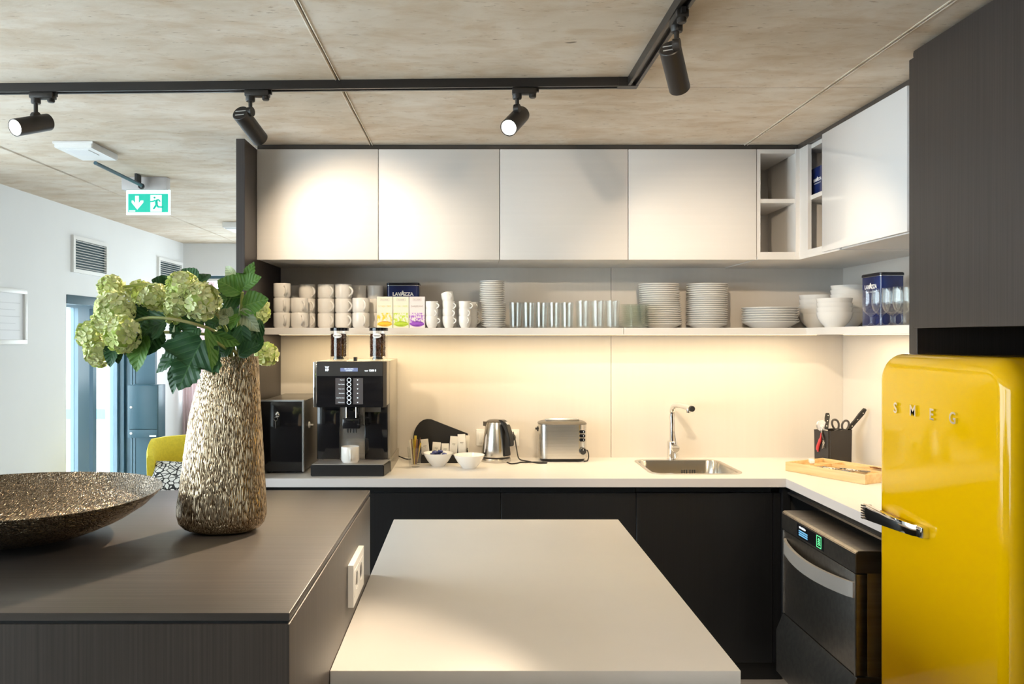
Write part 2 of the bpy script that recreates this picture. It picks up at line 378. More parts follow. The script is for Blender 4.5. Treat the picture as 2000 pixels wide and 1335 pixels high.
wr = struct('wall_right', join(B(1.93, 2.05, -3.3, 5.15, 0, ZC+.01), B(1.93, 2.05, 7.05, YF, 0, ZC+.01), B(1.93, 2.05, 5.15, 7.05, 0, .5), B(1.93, 2.05, 5.15, 7.05, 2.1, ZC+.01)), M['wall'])
wb = struct('wall_back', B(-0.99, 1.93, 4.20, 4.30, 0, ZC+.01), M['wall'])
mesh('panel', B(-0.976, 0.7215, YB, 4.20, 0.88, 1.92, bev=0.0006, seg=1), M['splash'], wb, flat=True)
mesh('panel', B(0.7235, 1.93, YB, 4.20, 0.88, 1.92, bev=0.0006, seg=1), M['splash'], wb, flat=True)
mesh('panel', B(XR, 1.93, 2.53, YB - 0.001, 0.88, 1.92, bev=0.0006, seg=1), M['splash'], wr, flat=True)
# window fronts (window_1 left, window_2 added out of view on the right, window_3 far)
def window(n, axis, a0, a1, c, z0, z1, nb):
    f = BM(); t = 0.05
    def bx(u0, u1, v0, v1, d=0.03):
        if axis == 'x': box(f, c-d, c+d, u0, u1, v0, v1)
        else: box(f, u0, u1, c-d, c+d, v0, v1)
    bx(a0, a1, z0, z0+t); bx(a0, a1, z1-t, z1)
    for k in range(nb + 1):
        u = a0 + (a1-a0-t)*k/nb; bx(u, u+t, z0+t, z1-t)
    fr = struct('window_%d' % n, f, M['teal'])
    for k in range(nb):
        u0 = a0 + (a1-a0-t)*k/nb + t; u1 = a0 + (a1-a0-t)*(k+1)/nb
        g_ = B(c-.004, c+.004, u0, u1, z0+t, z1-t) if axis == 'x' else B(u0, u1, c-.004, c+.004, z0+t, z1-t)
        mesh('pane', g_, M['window'], fr, flat=True)
window(1, 'x', -0.8, 4.1, -2.95, 0.4, 2.4, 3)
window(2, 'x', 5.15, 7.05, 1.99, 0.5, 2.1, 2)  # unseen window, added to brighten the far-left wall and ceiling
window(3, 'y', -2.665, -1.45, 7.72, 0.9, 2.12, 2)
# glazed entrance in the far-left wall
d1 = struct('door_1', join(B(-3.06, -3.0, 6.216, 6.40, 0, 1.763), B(-3.06, -2.985, 6.43, 6.47, 0, 1.763), B(-3.06, -3.0, 6.48, 6.52, 0, 1.763),
                           B(-3.06, -3.0, 5.43, 7.0, 1.763, 1.824), B(-3.06, -3.0, 6.90, 7.0, 0, 1.763), B(-3.06, -3.0, 5.43, 7.0, 0, 0.06)), M['teal_light'])
mesh('frame', B(-2.76, -2.694, 5.43, 7.0, 1.765, 1.826, bev=0.004), M['teal'], d1)
mesh('jamb_panel', B(-3.06, -2.70, 6.96, 7.0, 0, 1.765), M['teal'], d1)
mesh('mullion', B(-3.0, -2.955, 6.93, 6.965, 0, 1.765), M['teal'], d1)
for xx in (-2.905, -2.88): mesh('groove_strip', B(xx, xx+0.008, 6.953, 6.962, 0, 1.765), M['teal_light'], d1)
mesh('pane', B(-3.034, -3.028, 5.43, 6.216, 0.06, 1.763), M['window'], d1, flat=True)
mesh('pane', B(-3.034, -3.028, 6.52, 6.90, 0.06, 1.763), M['window'], d1, flat=True)
pb = thing('letter_box', 'teal metal letter box with a lower flap on the teal door jamb', 'letter box', (-2.80, 6.82, 0.74))
mesh('body', B(X(251,6.82), X(311,6.82), 6.80, 6.96, Z(855,6.8), Z(752,6.8), bev=0.004), M['teal'], pb)
mesh('door', B(X(252,6.8)+.002, X(308,6.8), 6.79, 6.80, Z(838,6.8)+.003, Z(753,6.8), bev=0.002), M['teal'], pb)
mesh('flap', B(X(252,6.8)+.002, X(308,6.8), 6.79, 6.80, Z(855,6.8)+.003, Z(838,6.8)-.003, bev=0.002), M['teal'], pb)
mesh('name_plate', B(X(292,6.79), X(305,6.79), 6.786, 6.79, Z(852.5,6.79), Z(849.5,6.79)), M['print_white'], pb)
for py in (795, 846):
    mesh('lock', tf(lathe([(0,0),(.011,0),(.009,.005),(0,.006)], 14), Matrix.Translation(P(256, py, 6.79)) @ Matrix.Rotation(R(90), 4, 'X')), M['white_plastic'], pb)
# the street outside
struct('ground_outside', B(-14, -3.06, -6, 16, -0.3, -0.12), mat('pale_paving', (0.62,0.64,0.66), 0.8))
hs = thing('street_house', 'pale rendered house across the street seen through the glazed entrance', 'house', (-7.6, 14.0, -0.12))
mesh('wall', B(-12, -6.2, 14.0, 18.0, -0.12, 6.0), mat('pale_render', (0.78,0.80,0.82), 0.8), hs)
for z0 in (0.95, 3.0):
    wn = mesh('window_frame', B(-7.25, -6.55, 13.95, 14.0, z0, z0 + 1.1), M['teal_light'], hs)
    mesh('pane', B(-7.17, -6.63, 13.93, 13.95, z0 + .08, z0 + 1.02), M['window'], wn)
mesh('ledge', B(-8.0, -6.2, 13.8, 14.0, 0.15, 0.32), M['teal_light'], hs)
kb = mesh('street_kerb', B(-10, -5.2, 11.0, 11.3, -0.12, 0.12, bev=.02), mat('kerb_stone', (0.42,0.47,0.5), 0.8)); tag(kb, 'grey kerb stone running across the street outside', 'kerb')
# curtain in the far corner
cb = BM(); nv = 60
rr = [[(-2.67 + 0.30*k/nv, 7.54 + 0.022*math.sin(k*1.15) + o_, zz) for k in range(nv+1)] for o_, zz in ((0,0.03),(0.0,2.05))]
loft(cb, rr, False, False, closed=False); bmesh.ops.solidify(cb, geom=list(cb.faces), thickness=0.004)
tag(mesh('curtain', cb, M['curtain']), 'pale pink pleated curtain hanging in the far corner', 'curtain')
tag(mesh('curtain_rail', tube([(-2.68,7.545,2.07),(-1.35,7.545,2.07)], 0.012), M['white_plastic']), 'white rail above the far window carrying the pink curtain', 'curtain rail')

# framed notice, two wall vents
pf = thing('picture_frame', 'white framed notice on the far-left wall', 'picture', (XL, 4.7, 1.5))
y0, y1, z0, z1 = 4.42, 4.917, 1.497, 1.826
f = BM()
for a in ((y0,y1,z0,z0+.028),(y0,y1,z1-.028,z1),(y0,y0+.028,z0+.028,z1-.028),(y1-.028,y1,z0+.028,z1-.028)): box(f, XL, XL+.022, *a, bev=.003)
mesh('frame', f, M['white_plastic'], pf)
mesh('sheet', B(XL, XL+.008, y0+.028, y1-.028, z0+.028, z1-.028), mat('notice_paper', (0.80,0.80,0.82), 0.3), pf)
for k in range(5):
    mesh('print_line', B(XL+.008, XL+.009, y0+.1, y1-.06-.05*(k%2), 1.58+k*.04, 1.583+k*.04), mat('faint_print', (0.62,0.62,0.64), .6) if k == 0 else bpy.data.materials['faint_print'], pf)
for k, (a, b, lab) in enumerate(((5.49, 6.02, 'white louvred wall vent above the glazed entrance'), (7.0, 7.58, 'white louvred wall vent in the far corner behind the flowers'))):
    v = thing('wall_vent', lab, 'vent', (XL, a, 1.98), group='louvred wall vents')
    z0, z1 = 1.98, 2.23; f = BM()
    for q in ((a,b,z0,z0+.025),(a,b,z1-.025,z1),(a,a+.03,z0+.025,z1-.025),(b-.03,b,z0+.025,z1-.025)): box(f, XL, XL+.02, *q)
    mesh('frame', f, M['white_plastic'], v)
    mesh('backing', B(XL, XL+.002, a+.03, b-.03, z0+.025, z1-.025), mat('vent_dark', (0.02,0.05,0.06), .6) if k == 0 else bpy.data.materials['vent_dark'], v)
    for s in range(11):
        zz = z0 + .032 + s*.0182
        mesh('slat', prism([(XL+.002, zz+.007),(XL+.016, zz),(XL+.016, zz+.0025),(XL+.002, zz+.0095)], a+.03, b-.03, 'y'), M['white_plastic'], v)

# ================================================================== fitted kitchen
# end panel on the left of the run
tag(mesh('end_panel', B(-1.0144, -0.9765, 3.517, 4.20, 0, 2.398, bev=0.0012, seg=1), M['dark_v'], loc=(-1.0,3.85,0)), 'tall dark end panel closing the kitchen run beside the flowers', 'end panel')
# ceiling filler strips
struct('trim_1', B(-0.976, 1.4975, 3.722, 3.74, 2.3985, ZC, bev=.0008, seg=1), M['dark_h'])
struct('trim_2', B(1.4975, 1.515, 2.53, 3.722, 2.3985, ZC, bev=.0008, seg=1), M['dark_h'])
ux = [X(p, 3.71) for p in (501, 739, 976, 1227, 1478)]
names = ('beside the dark end panel', 'above the blue coffee tin', 'above the drinking glasses', 'beside the open corner shelves')
for k in range(4):
    u = thing('wall_cabinet', 'white flat-fronted wall cabinet ' + names[k], 'cabinet', ((ux[k]+ux[k+1])/2, 3.95, 1.893), group='white wall cabinets over the shelf')
    mesh('body', B(ux[k]+.0005, ux[k+1]-.0005, 3.7305, YB, 1.896, 2.397), M['white_lam'], u, flat=True)
    mesh('door', B(ux[k]+.0016, ux[k+1]-.0016, 3.71, 3.7295, 1.893, 2.397, bev=.0012, seg=2), M['white_door'], u)
# open corner unit
cu = thing('corner_shelf_unit', 'open white corner cabinet with shelves between the wall cabinet doors', 'shelf unit', (1.6, 3.8, 1.89))
xa, xb = 1.3075, 1.4976
T = .016
mesh('side_panel', B(xa, xa+T, 3.712, 4.10, 1.905, 2.397), M['white_lam'], cu, flat=True)
mesh('corner_post', join(B(1.482, 1.500, 3.705, 3.80, 1.905, 2.397), B(1.500, 1.516, 3.615, 3.722, 1.905, 2.397)), M['white_lam'], cu, flat=True)
mesh('side_panel', B(1.500, 1.516, 3.80, 4.10, 1.905, 2.397), M['white_lam'], cu, flat=True)
mesh('back_panel', B(xa, 1.516, 4.10, 4.178, 1.905, 2.397), M['white_lam'], cu, flat=True)
mesh('top_board', B(xa+T, 1.482, 3.712, 4.10, 2.378, 2.397), M['white_lam'], cu, flat=True)
mesh('bottom_board', B(xa+T, 1.482, 3.712, 4.10, 1.9052, 1.928), M['white_lam'], cu, flat=True)
mesh('shelf', B(xa+T, 1.4815, 3.714, 4.10, 2.152, 2.171), M['white_lam'], cu, flat=True)
mesh('top_board', B(1.516, XR-.001, 3.30, 3.80, 2.378, 2.397), M['white_lam'], cu, flat=True)
mesh('bottom_board', B(1.498, XR-.001, 3.30, 3.80, 1.9052, 1.928), M['white_lam'], cu, flat=True)
mesh('shelf', B(1.512, XR-.001, 3.32, 3.80, 2.150, 2.169), M['white_lam'], cu, flat=True)
mesh('back_panel', B(1.89, XR-.001, 3.30, 3.80, 1.928, 2.378), M['white_lam'], cu, flat=True)
mesh('side_panel', B(1.516, 1.89, 3.70, 3.715, 1.905, 2.397), M['white_lam'], cu, flat=True)
mesh('pelmet', join(B(xa, 1.4976, 3.700, 4.178, 1.893, 1.905), B(1.4976, XR-.001, 3.30, 4.178, 1.893, 1.905)), M['white_lam'], cu, flat=True)
for py in (355,):
    mesh('screw_hole', tf(lathe([(0,0),(.006,0),(.006,.002),(0,.002)], 12), Matrix.Translation(P(1526, py, 4.10)) @ Matrix.Rotation(R(90),4,'X')), M['print_dark'], cu)
for zz in (2.075, 2.035, 2.0):
    mesh('pin_hole', tf(lathe([(0,0),(.0035,0),(.0035,.002),(0,.002)], 10), Matrix.Translation((1.89, 3.56, zz)) @ Matrix.Rotation(R(-90),4,'Y')), M['print_dark'], cu)
# gloss cabinet on the right
gc = thing('gloss_wall_cabinet', 'white high-gloss wall cabinet beside the tall dark cabinet', 'cabinet', (1.7, 3.0, 1.893))
mesh('body', B(1.506, XR-.001, 2.525, 3.299, 1.896, 2.397), M['white_lam'], gc, flat=True)
mesh('door', B(1.487, 1.505, 2.77, 3.44, 1.900, 2.397, bev=.001, seg=2), M['white_gloss'], gc)
mesh('filler_strip', B(1.498, 1.505, 2.525, 2.767, 1.900, 2.397), M['white_lam'], gc)
# long open shelf: two boards
ZS0, ZS = 1.552, 1.584
s1 = mesh('wall_shelf', B(-0.976, 0.7245, 3.85, YB-.0005, ZS0, ZS, bev=.0008, seg=1), M['white_lam'], loc=(-.1,4.0,ZS0))
tag(s1, 'long white wall shelf board carrying mugs, tea boxes and glasses', 'shelf')
s2 = mesh('wall_shelf', prism([(0.7262,3.85),(1.59,3.85),(1.59,2.53),(XR-.0005,2.53),(XR-.0005,YB-.0005),(0.7262,YB-.0005)], ZS0, ZS, 'z'), M['white_lam'], flat=True, loc=(1.5,3.8,ZS0))
tag(s2, 'white corner shelf board carrying plates, bowls and stemmed glasses', 'shelf')
def strip(name, label, x0, x1, y0, y1, power, sx, sy):
    t = thing(name, label, 'light strip', ((x0+x1)/2, (y0+y1)/2, ZS0), group='light strips under the shelf')
    mesh('channel', B(x0, x1, y0, y1, ZS0-.0012, ZS0-.0002), M['alu'], t)
    mesh('diffuser', B(x0+.002, x1-.002, y0+.002, y1-.002, ZS0-.0018, ZS0-.0012), M['led'], t)
    l = bpy.data.lights.new('strip_light', 'AREA'); l.shape = 'RECTANGLE'; l.size, l.size_y = sx, sy; l.energy = power; l.color = (1.0, 0.78, 0.46)
    o = bpy.data.objects.new('strip_light', l); link(o, t); o.location = (0,0,-.004)
LED_W = 8.0
strip('led_strip', 'warm light strip under the long wall shelf', -0.94, 1.70, 3.985, 4.00, LED_W, 2.6, .012)
strip('led_strip', 'short warm light strip under the shelf on the right wall', 1.74, 1.755, 2.60, 3.80, LED_W*.45, .012, 1.15)

# worktop with the sink cut out
def plate_with_hole(outer, hole, z0, z1):
    bm = BM()
    def loop(pts):
        vs = [bm.verts.new((x, y, z1)) for x, y in pts]
        return [bm.edges.new((vs[i], vs[(i+1) % len(vs)])) for i in range(len(vs))]
    e = loop(outer) + loop(hole)
    bmesh.ops.triangle_fill(bm, edges=e, use_beauty=True)
    ex = bmesh.ops.extrude_face_region(bm, geom=list(bm.faces))
    bmesh.ops.translate(bm, verts=[v for v in ex['geom'] if isinstance(v, bmesh.types.BMVert)], vec=(0,0,z0-z1))
    bmesh.ops.recalc_face_normals(bm, faces=bm.faces); return bm
ZW = 0.922
XD = 1.38
skc = ((.815+1.24)/2, (3.665+4.09)/2); skw, skd = .425, .425
outer = [(-0.9755,3.556),(XD,3.556),(XD,2.53),(XR-.0005,2.53),(XR-.0005,YB-.0005),(-0.9755,YB-.0005)]
wt = thing('worktop', 'pale beige L-shaped kitchen worktop holding the sink', 'worktop', (0.5, 3.85, ZW-.038))
mesh('top', plate_with_hole(outer, rrect(skw-.02, skd-.02, .045, 6, *skc), ZW-.038, ZW), M['counter'], wt, flat=True)
mesh('edge_band', join(B(-0.9755, XD-.0005, 3.5545, 3.556, ZW-.0375, ZW-.0006), B(XD-.0015, XD, 2.53, 3.556, ZW-.0375, ZW-.0006)), M['edge'], wt, flat=True)
sk = thing('sink', 'square stainless steel sink let into the worktop', 'sink', (skc[0], skc[1], ZW-.16))
def ring(w_, d_, r_, z_): return [(x, y, z_) for x, y in rrect(w_, d_, r_, 6, *skc)]
bm = loft(BM(), [ring(skw,skd,.055,ZW+.0005), ring(skw,skd,.055,ZW+.003), ring(skw-.03,skd-.03,.05,ZW+.002), ring(skw-.034,skd-.034,.05,ZW-.002), ring(skw-.05,skd-.05,.05,ZW-.14), ring(skw-.09,skd-.09,.04,ZW-.158)], False, True)
bmesh.ops.recalc_face_normals(bm, faces=bm.faces)
for f_ in bm.faces: f_.normal_flip() if False else None
mesh('basin', bm, M['steel_sink'], sk)
for k in range(6):
    xx = 1.055 + k*.0115 + (.006 if k > 2 else 0)
    mesh('overflow_slot', B(xx, xx+.0055, 4.066, 4.072, ZW-.072, ZW-.045), M['print_dark'], sk)
mesh('drain', lathe([(0,0),(.04,0),(.042,.004),(.03,.005),(0,.003)], 24, (skc[0],skc[1],ZW-.158)), M['chrome'], sk)
# mixer tap
fy, fx = 4.122, X(1313, 4.122)
ft = thing('mixer_tap', 'chrome kitchen mixer tap with angled spout behind the sink', 'tap', (fx, fy, ZW))
mesh('body', lathe([(0,0),(.028,0),(.028,.004),(.0255,.006),(.0255,.088),(.022,.092),(.0135,.094),(0,.094)], 28, (fx,fy,ZW)), M['chrome'], ft)
e = P(1350, 797.5, 3.93); c0 = Vector((fx, fy, 1.2))
mesh('spout', tube(smooth_path([(fx,fy,ZW+.09),(fx,fy,1.10),(fx,fy,1.165),(fx+.006,fy-.02,1.193),(fx+.018,fy-.06,1.2),tuple(e)], 6), .0135, 16), M['chrome'], ft)
mesh('spout_cap', tf(lathe([(0,0),(.0145,0),(.0145,.012),(.012,.014),(0,.014)], 20), Matrix.Translation(e) @ (e - (c0 + Vector((.018,-.06,0)))).to_track_quat('Z','Y').to_matrix().to_4x4()), M['black_plastic'], ft)
mesh('aerator', lathe([(0,-.022),(.010,-.022),(.011,-.012),(.011,0),(0,0)], 16, tuple(e + Vector((-.008,.02,0)))), M['chrome'], ft)
kc = P(1320, 876, 4.09)
lv = mesh('lever', tf(lathe([(0,0),(.018,0),(.021,.004),(.021,.04),(0,.04)], 24), Matrix.Translation(kc) @ Matrix.Rotation(R(-90),4,'X')), M['chrome'], ft)
mesh('lever_pin', tube([tuple(kc+Vector((.004,.006,.015))), tuple(kc+Vector((-.004,.012,.085)))], [.004,.0035], 8), M['chrome'], lv)

# base cabinets
bxs = [-0.9755, -0.466, 0.134, 0.734, 1.34]
bl = ('behind the flower vase', 'under the coffee machine', 'under the toaster and kettle', 'under the sink')
for k in range(4):
    u = thing('base_cabinet', 'black flat-fronted base cabinet ' + bl[k], 'cabinet', ((bxs[k]+bxs[k+1])/2, 3.9, 0.1), group='black base cabinets')
    zt = 0.75 if k == 3 else 0.8835
    mesh('body', B(bxs[k]+.0005, bxs[k+1]-.0005, 3.625, YB, .10, zt), M['void'], u, flat=True)
    mesh('door', B(bxs[k]+.0015, bxs[k+1]-.0015, 3.60, 3.622, .10, .849, bev=.001, seg=1), M['black_front'], u)
    mesh('grip_channel', B(bxs[k]+.0005, bxs[k+1]-.0005, 3.6255 if k < 3 else 3.628, 3.64, .8495, .8835), M['void'], u, flat=True)
tag(mesh('plinth', B(-0.9755, 1.40, 3.66, 3.68, 0, .0995), M['black'], loc=(.2,3.67,0)), 'black plinth board under the base cabinets', 'plinth')
tag(mesh('corner_filler', join(B(1.3405, 1.372, 3.60, 3.622, .10, .849), B(1.374, 1.405, 3.575, 3.622, .10, .875)), M['black_front'], loc=(1.37,3.6,.1)), 'narrow black filler strip in the corner beside the dishwasher', 'filler panel')
hc = thing('appliance_housing', 'black open housing around the dishwasher under the worktop', 'cabinet', (1.6, 3.0, 0))
mesh('top_rail', B(1.40, 1.46, 2.56, 3.57, .846, .8835, bev=.004), M['black_plastic'], hc)
mesh('light_rail', B(1.392, 1.40, 2.56, 3.57, .852, .860), M['steel_dark'], hc)
mesh('side_panel', B(1.375, XR-.001, 2.535, 2.56, 0, .8835), M['black'], hc)
mesh('side_panel', B(1.41, XR-.001, 3.58, 3.60, 0, .8835), M['void'], hc)
mesh('back_panel', B(1.88, XR-.001, 2.56, 3.58, 0, .8835), M['void'], hc)
# dishwasher
XW, ya, yb = 1.29, 2.724, 3.369
dw = thing('dishwasher', 'undercounter stainless steel dishwasher with bowed handle beside the yellow refrigerator', 'dishwasher', (1.55, (ya+yb)/2, 0))
mesh('cabinet', B(XW+.045, 1.87, ya+.012, yb-.012, .06, .80, bev=.003), M['steel_dark'], dw)
mesh('control_panel', prism([(XW,.748),(XW,.815),(XW+.008,.823),(1.60,.823),(1.60,.748)], ya, yb, 'y', bev=.002), M['steel_dark'], dw)
dd = mesh('door', B(XW+.004, XW+.044, ya+.006, yb-.006, .402, .744, bev=.004), M['steel_dark'], dw)
for q in (ya+.004, yb-.012): mesh('door_edge', B(XW+.001, XW+.006, q, q+.008, .402, .744), M['alu'], dd)
hp = []
for k in range(25):
    t = k/24; yy = yb-.03 + (ya+.012-(yb-.03))*t
    hp.append((XW - .004 - .040*math.sin(math.pi*min(1,max(0,t)))**.7, yy))
hb = BM(); zt = .715
loft(hb, [[(x_, y_, zt - .010*math.sin(math.pi*i/24) ), (x_+.012, y_, zt-.010*math.sin(math.pi*i/24)), (x_+.012, y_, zt-.052-.010*math.sin(math.pi*i/24)), (x_, y_, zt-.052-.010*math.sin(math.pi*i/24))] for i, (x_, y_) in enumerate(hp)])
bmesh.ops.recalc_face_normals(hb, faces=hb.faces)
mesh('handle', hb, M['handle_alu'], dd)
mesh('kick_panel', prism([(XW+.004,.398),(XW-.024,.331),(XW-.024,.16),(XW+.03,.10),(1.80,.10),(1.80,.398)], ya, yb, 'y', bev=.0015), M['steel_dark'], dw)
mesh('display', B(XW-.0015, XW+.001, yb-.40, yb-.16, .757, .808), M['black_gloss'], dw)
rotL = Matrix.Rotation(R(-90), 4, 'Z')                # turns lettering that faces -y to face -x
def on_left(bm, x, y, z): return tf(bm, Matrix.Translation((x, y, z)) @ rotL)
mesh('lettering', on_left(text_bm('winterhalter', .0125, .0003, .0003), XW-.002, yb-.212, .797), M['lit_white'], dw)
for k in range(3):
    mesh('lit_bar', B(XW-.0022, XW-.001, yb-.26, yb-.178, .764+k*.008, .769+k*.008), M['lit_blue'], dw)
f = BM()
ya2, yb2 = yb-.382, yb-.342
for a in ((ya2,yb2,.761,.7635),(ya2,yb2,.8025,.805),(ya2,ya2+.0025,.7635,.8025),(yb2-.0025,yb2,.7635,.8025)): box(f, XW-.0025, XW-.001, *a)
for s in (-1,1):
    for q in (0,1,2): tube([(XW-.0018, yb-.362, .797-q*.009), (XW-.0018, yb-.362+s*(.008+.002*q), .789-q*.009)], .0011, 5, f)
tube([(XW-.0018, yb-.362, .797),(XW-.0018, yb-.362, .768)], .0011, 5, f)
mesh('start_key', f, M['lit_green'], dw)

# ------------------------------------------------------------------ tall cabinet over the refrigerator
tc = thing('tall_cabinet', 'tall dark brown cabinet reaching the ceiling above the yellow refrigerator', 'cabinet', (1.6, 2.0, 0))
mesh('side_panel', B(1.36, 1.929, 2.476, 2.522, 0, 2.398, bev=.0012, seg=1), M['dark_v'], tc)
mesh('door', B(1.345, 1.366, 1.10, 2.470, 1.567, 2.408, bev=.0012, seg=1), M['dark_v'], tc)
mesh('body', B(1.368, 1.929, 1.10, 2.475, 1.575, 2.40), M['void'], tc, flat=True)
mesh('ceiling_filler', B(1.372, 1.39, 1.10, 2.52, 2.4085, ZC), M['black'], tc)
mesh('niche_back', B(1.90, 1.929, 1.10, 2.475, 0, 1.574), M['void'], tc, flat=True)
mesh('side_panel', B(1.36, 1.929, 1.06, 1.099, 0, 2.408), M['dark_v'], tc)

# ------------------------------------------------------------------ yellow refrigerator
ry0, ry1, rz0, rz1, rx = 1.845, 2.452, .03, 1.492, 1.222
rf = thing('refrigerator', 'glossy yellow retro refrigerator with rounded corners and chrome handle', 'refrigerator', (1.55, (ry0+ry1)/2, 0))
rc = ((ry0+ry1)/2, (rz0+rz1)/2); rw, rh = ry1-ry0, rz1-rz0
def rring(x_, ins, n=10): return [(x_, y_, z_) for y_, z_ in rrect(rw-2*ins, rh-2*ins, max(.012, .085-ins), n, *rc)]
bm = BM(); rg = []
for k in range(9):
    a = R(90*k/8); q = .045
    rg.append(rring(rx+q-q*math.sin(a)*1.0, q-q*math.cos(a)*1.0) if False else rring(rx + q*(1-math.sin(a)), q*(1-math.cos(a))))
rg = [rring(rx+.085, .004), rring(rx+.083, 0)] + rg
loft(bm, rg, True, True); bmesh.ops.recalc_face_normals(bm, faces=bm.faces)
dr = mesh('door', bm, M['yellow'], rf)
bm = loft(BM(), [rring(1.32, .012), rring(1.322, .004), rring(1.885, .004), rring(1.89, .012)]); bmesh.ops.recalc_face_normals(bm, faces=bm.faces)
mesh('body', bm, M['yellow'], rf)
mesh('door_seal', loft(BM(), [rring(1.306, .016), rring(1.321, .016)]), M['black_plastic'], rf)
for s in (ry0+.05, ry1-.05):
    mesh('foot', lathe([(0,0),(.02,0),(.02,.03),(0,.031)], 14, (1.4, s, 0)), M['black_plastic'], rf)
for ch, px, py in (('S',1751,797),('M',1785,802.5),('E',1822,810),('G',1863,817)):
    yy = (rx-.002)*F/(px-CX)
    b_ = text_bm(ch, .042, .003, .0008)
    mesh('letter', on_left(b_, rx-.003, yy, Z(py, yy)), M['chrome'], dr)
# handle: chrome lever reaching past the far edge
hz = 1.018
pts = [(2.172, .0, .030), (2.20, -.022, .030), (2.30, -.034, .034), (2.39, -.036, .042), (2.442, -.036, .046)]
hb = BM(); rgs = []
for yy, dx, hh in pts:
    x_ = rx + dx
    rgs.append([(x_-.006, yy, hz-hh/2), (x_-.009, yy, hz), (x_-.006, yy, hz+hh/2), (x_+.014, yy, hz+hh/2-.004), (x_+.014, yy, hz-hh/2+.004)])
loft(hb, rgs); bmesh.ops.recalc_face_normals(hb, faces=hb.faces)
hd = mesh('handle', hb, M['chrome'], rf)
mesh('handle_mount', B(rx-.022, rx+.004, 2.165, 2.205, hz-.016, hz+.016, bev=.005), M['chrome'], hd)
for k in range(6):
    mesh('handle_rib', B(rx-.048, rx-.020, 2.436, 2.447, hz-.022+k*.0075, hz-.018+k*.0075), M['steel_dark'], hd)

# ================================================================== island and dark bar block
ZT = .92
it = thing('island_table', 'low white island table with dark base in front of the sink', 'table', (.12, 2.1, 0))
mesh('tabletop', B(-.2615, .503, 1.512, 2.768, ZT-.038, ZT, bev=.0015, seg=2), M['counter'], it)
mesh('base', B(-.25, .40, 1.62, 2.70, 0, ZT-.0385), M['black_front'], it, flat=True)
bb = thing('bar_block', 'dark brown brushed bar block carrying the vase and the metal bowl', 'counter', (-.95, 1.65, 0))
ZBT = 1.1405
mesh('top_slab', B(-1.75, -.2625, 1.179, 2.125, ZBT-.012, ZBT, bev=.0015, seg=2), M['dark_h'], bb)
mesh('shadow_gap', B(-1.745, -.2655, 1.182, 2.122, ZBT-.0165, ZBT-.012), M['void'], bb, flat=True)
mesh('body', B(-1.75, -.2625, 1.179, 2.125, 0, ZBT-.0165, bev=.0015, seg=2), M['block_v'], bb)
so = thing('double_socket', 'white double power socket on the side of the dark bar block', 'socket', (-.2615, 1.82, .96))
mesh('frame', join(B(-.262, -.250, 1.737, 1.905, .962, .978), B(-.262, -.250, 1.737, 1.905, 1.036, 1.052), B(-.262, -.250, 1.737, 1.753, .978, 1.036), B(-.262, -.250, 1.889, 1.905, .978, 1.036)), M['white_plastic'], so, flat=True)
for yy in (1.787, 1.855):
    ins = mesh('insert', plate_with_hole(rrect(.066,.058,.004,3,yy,1.007), [(yy+.02*math.cos(k*math.pi/10), 1.007+.02*math.sin(k*math.pi/10)) for k in range(20)], -.252, -.2495), M['white_plastic'], so, flat=True, world=False)
    ins.data.transform(Matrix(((0,0,1,0),(1,0,0,0),(0,1,0,0),(0,0,0,1)))); ins.data.transform(Matrix.Translation(-ORIGIN[so.name]))
    ins.data.flip_normals() if False else None
    mesh('cup', B(-.262, -.2585, yy-.024, yy+.024, .983, 1.031), M['grey_plastic'], so, flat=True)
    for s in (-.008, .008): mesh('pin_hole', tf(lathe([(0,0),(.003,0),(.003,.001),(0,.001)],10), Matrix.Translation((-.2585, yy+s, 1.007)) @ Matrix.Rotation(R(90),4,'Y')), M['print_dark'], so)

# ================================================================== track lighting
def ty(x): return 2.767 + (0.55 - x) * 0.032
tr = thing('light_track', 'black L-shaped ceiling track carrying the spotlights', 'light track', (0, 2.7, ZC))
def rail(p0, p1, wid=.036, h=.030):
    p0, p1 = Vector(p0), Vector(p1); d = (p1-p0).normalized(); n = Vector((-d.y, d.x, 0))
    prof = [(-wid/2,0),(wid/2,0),(wid/2,-h),(wid/2-.010,-h),(wid/2-.010,-h+.012),(-wid/2+.010,-h+.012),(-wid/2+.010,-h),(-wid/2,-h)]
    bm = loft(BM(), [[p + n*u + Vector((0,0,v)) for u, v in prof] for p in (p0, p1)]); bmesh.ops.recalc_face_normals(bm, faces=bm.faces); return bm
mesh('rail', rail((-2.2, ty(-2.2), ZC), (.532, ty(.532), ZC)), M['track'], tr, flat=True)
mesh('rail', rail((.55, ty(.55)-.018, ZC), (.55, .2, ZC)), M['track'], tr, flat=True)
mesh('corner_joint', B(.50, .568, ty(.55)-.018, ty(.55)+.018, ZC-.031, ZC), M['track'], tr, flat=True)
SPOT_W = 34.0
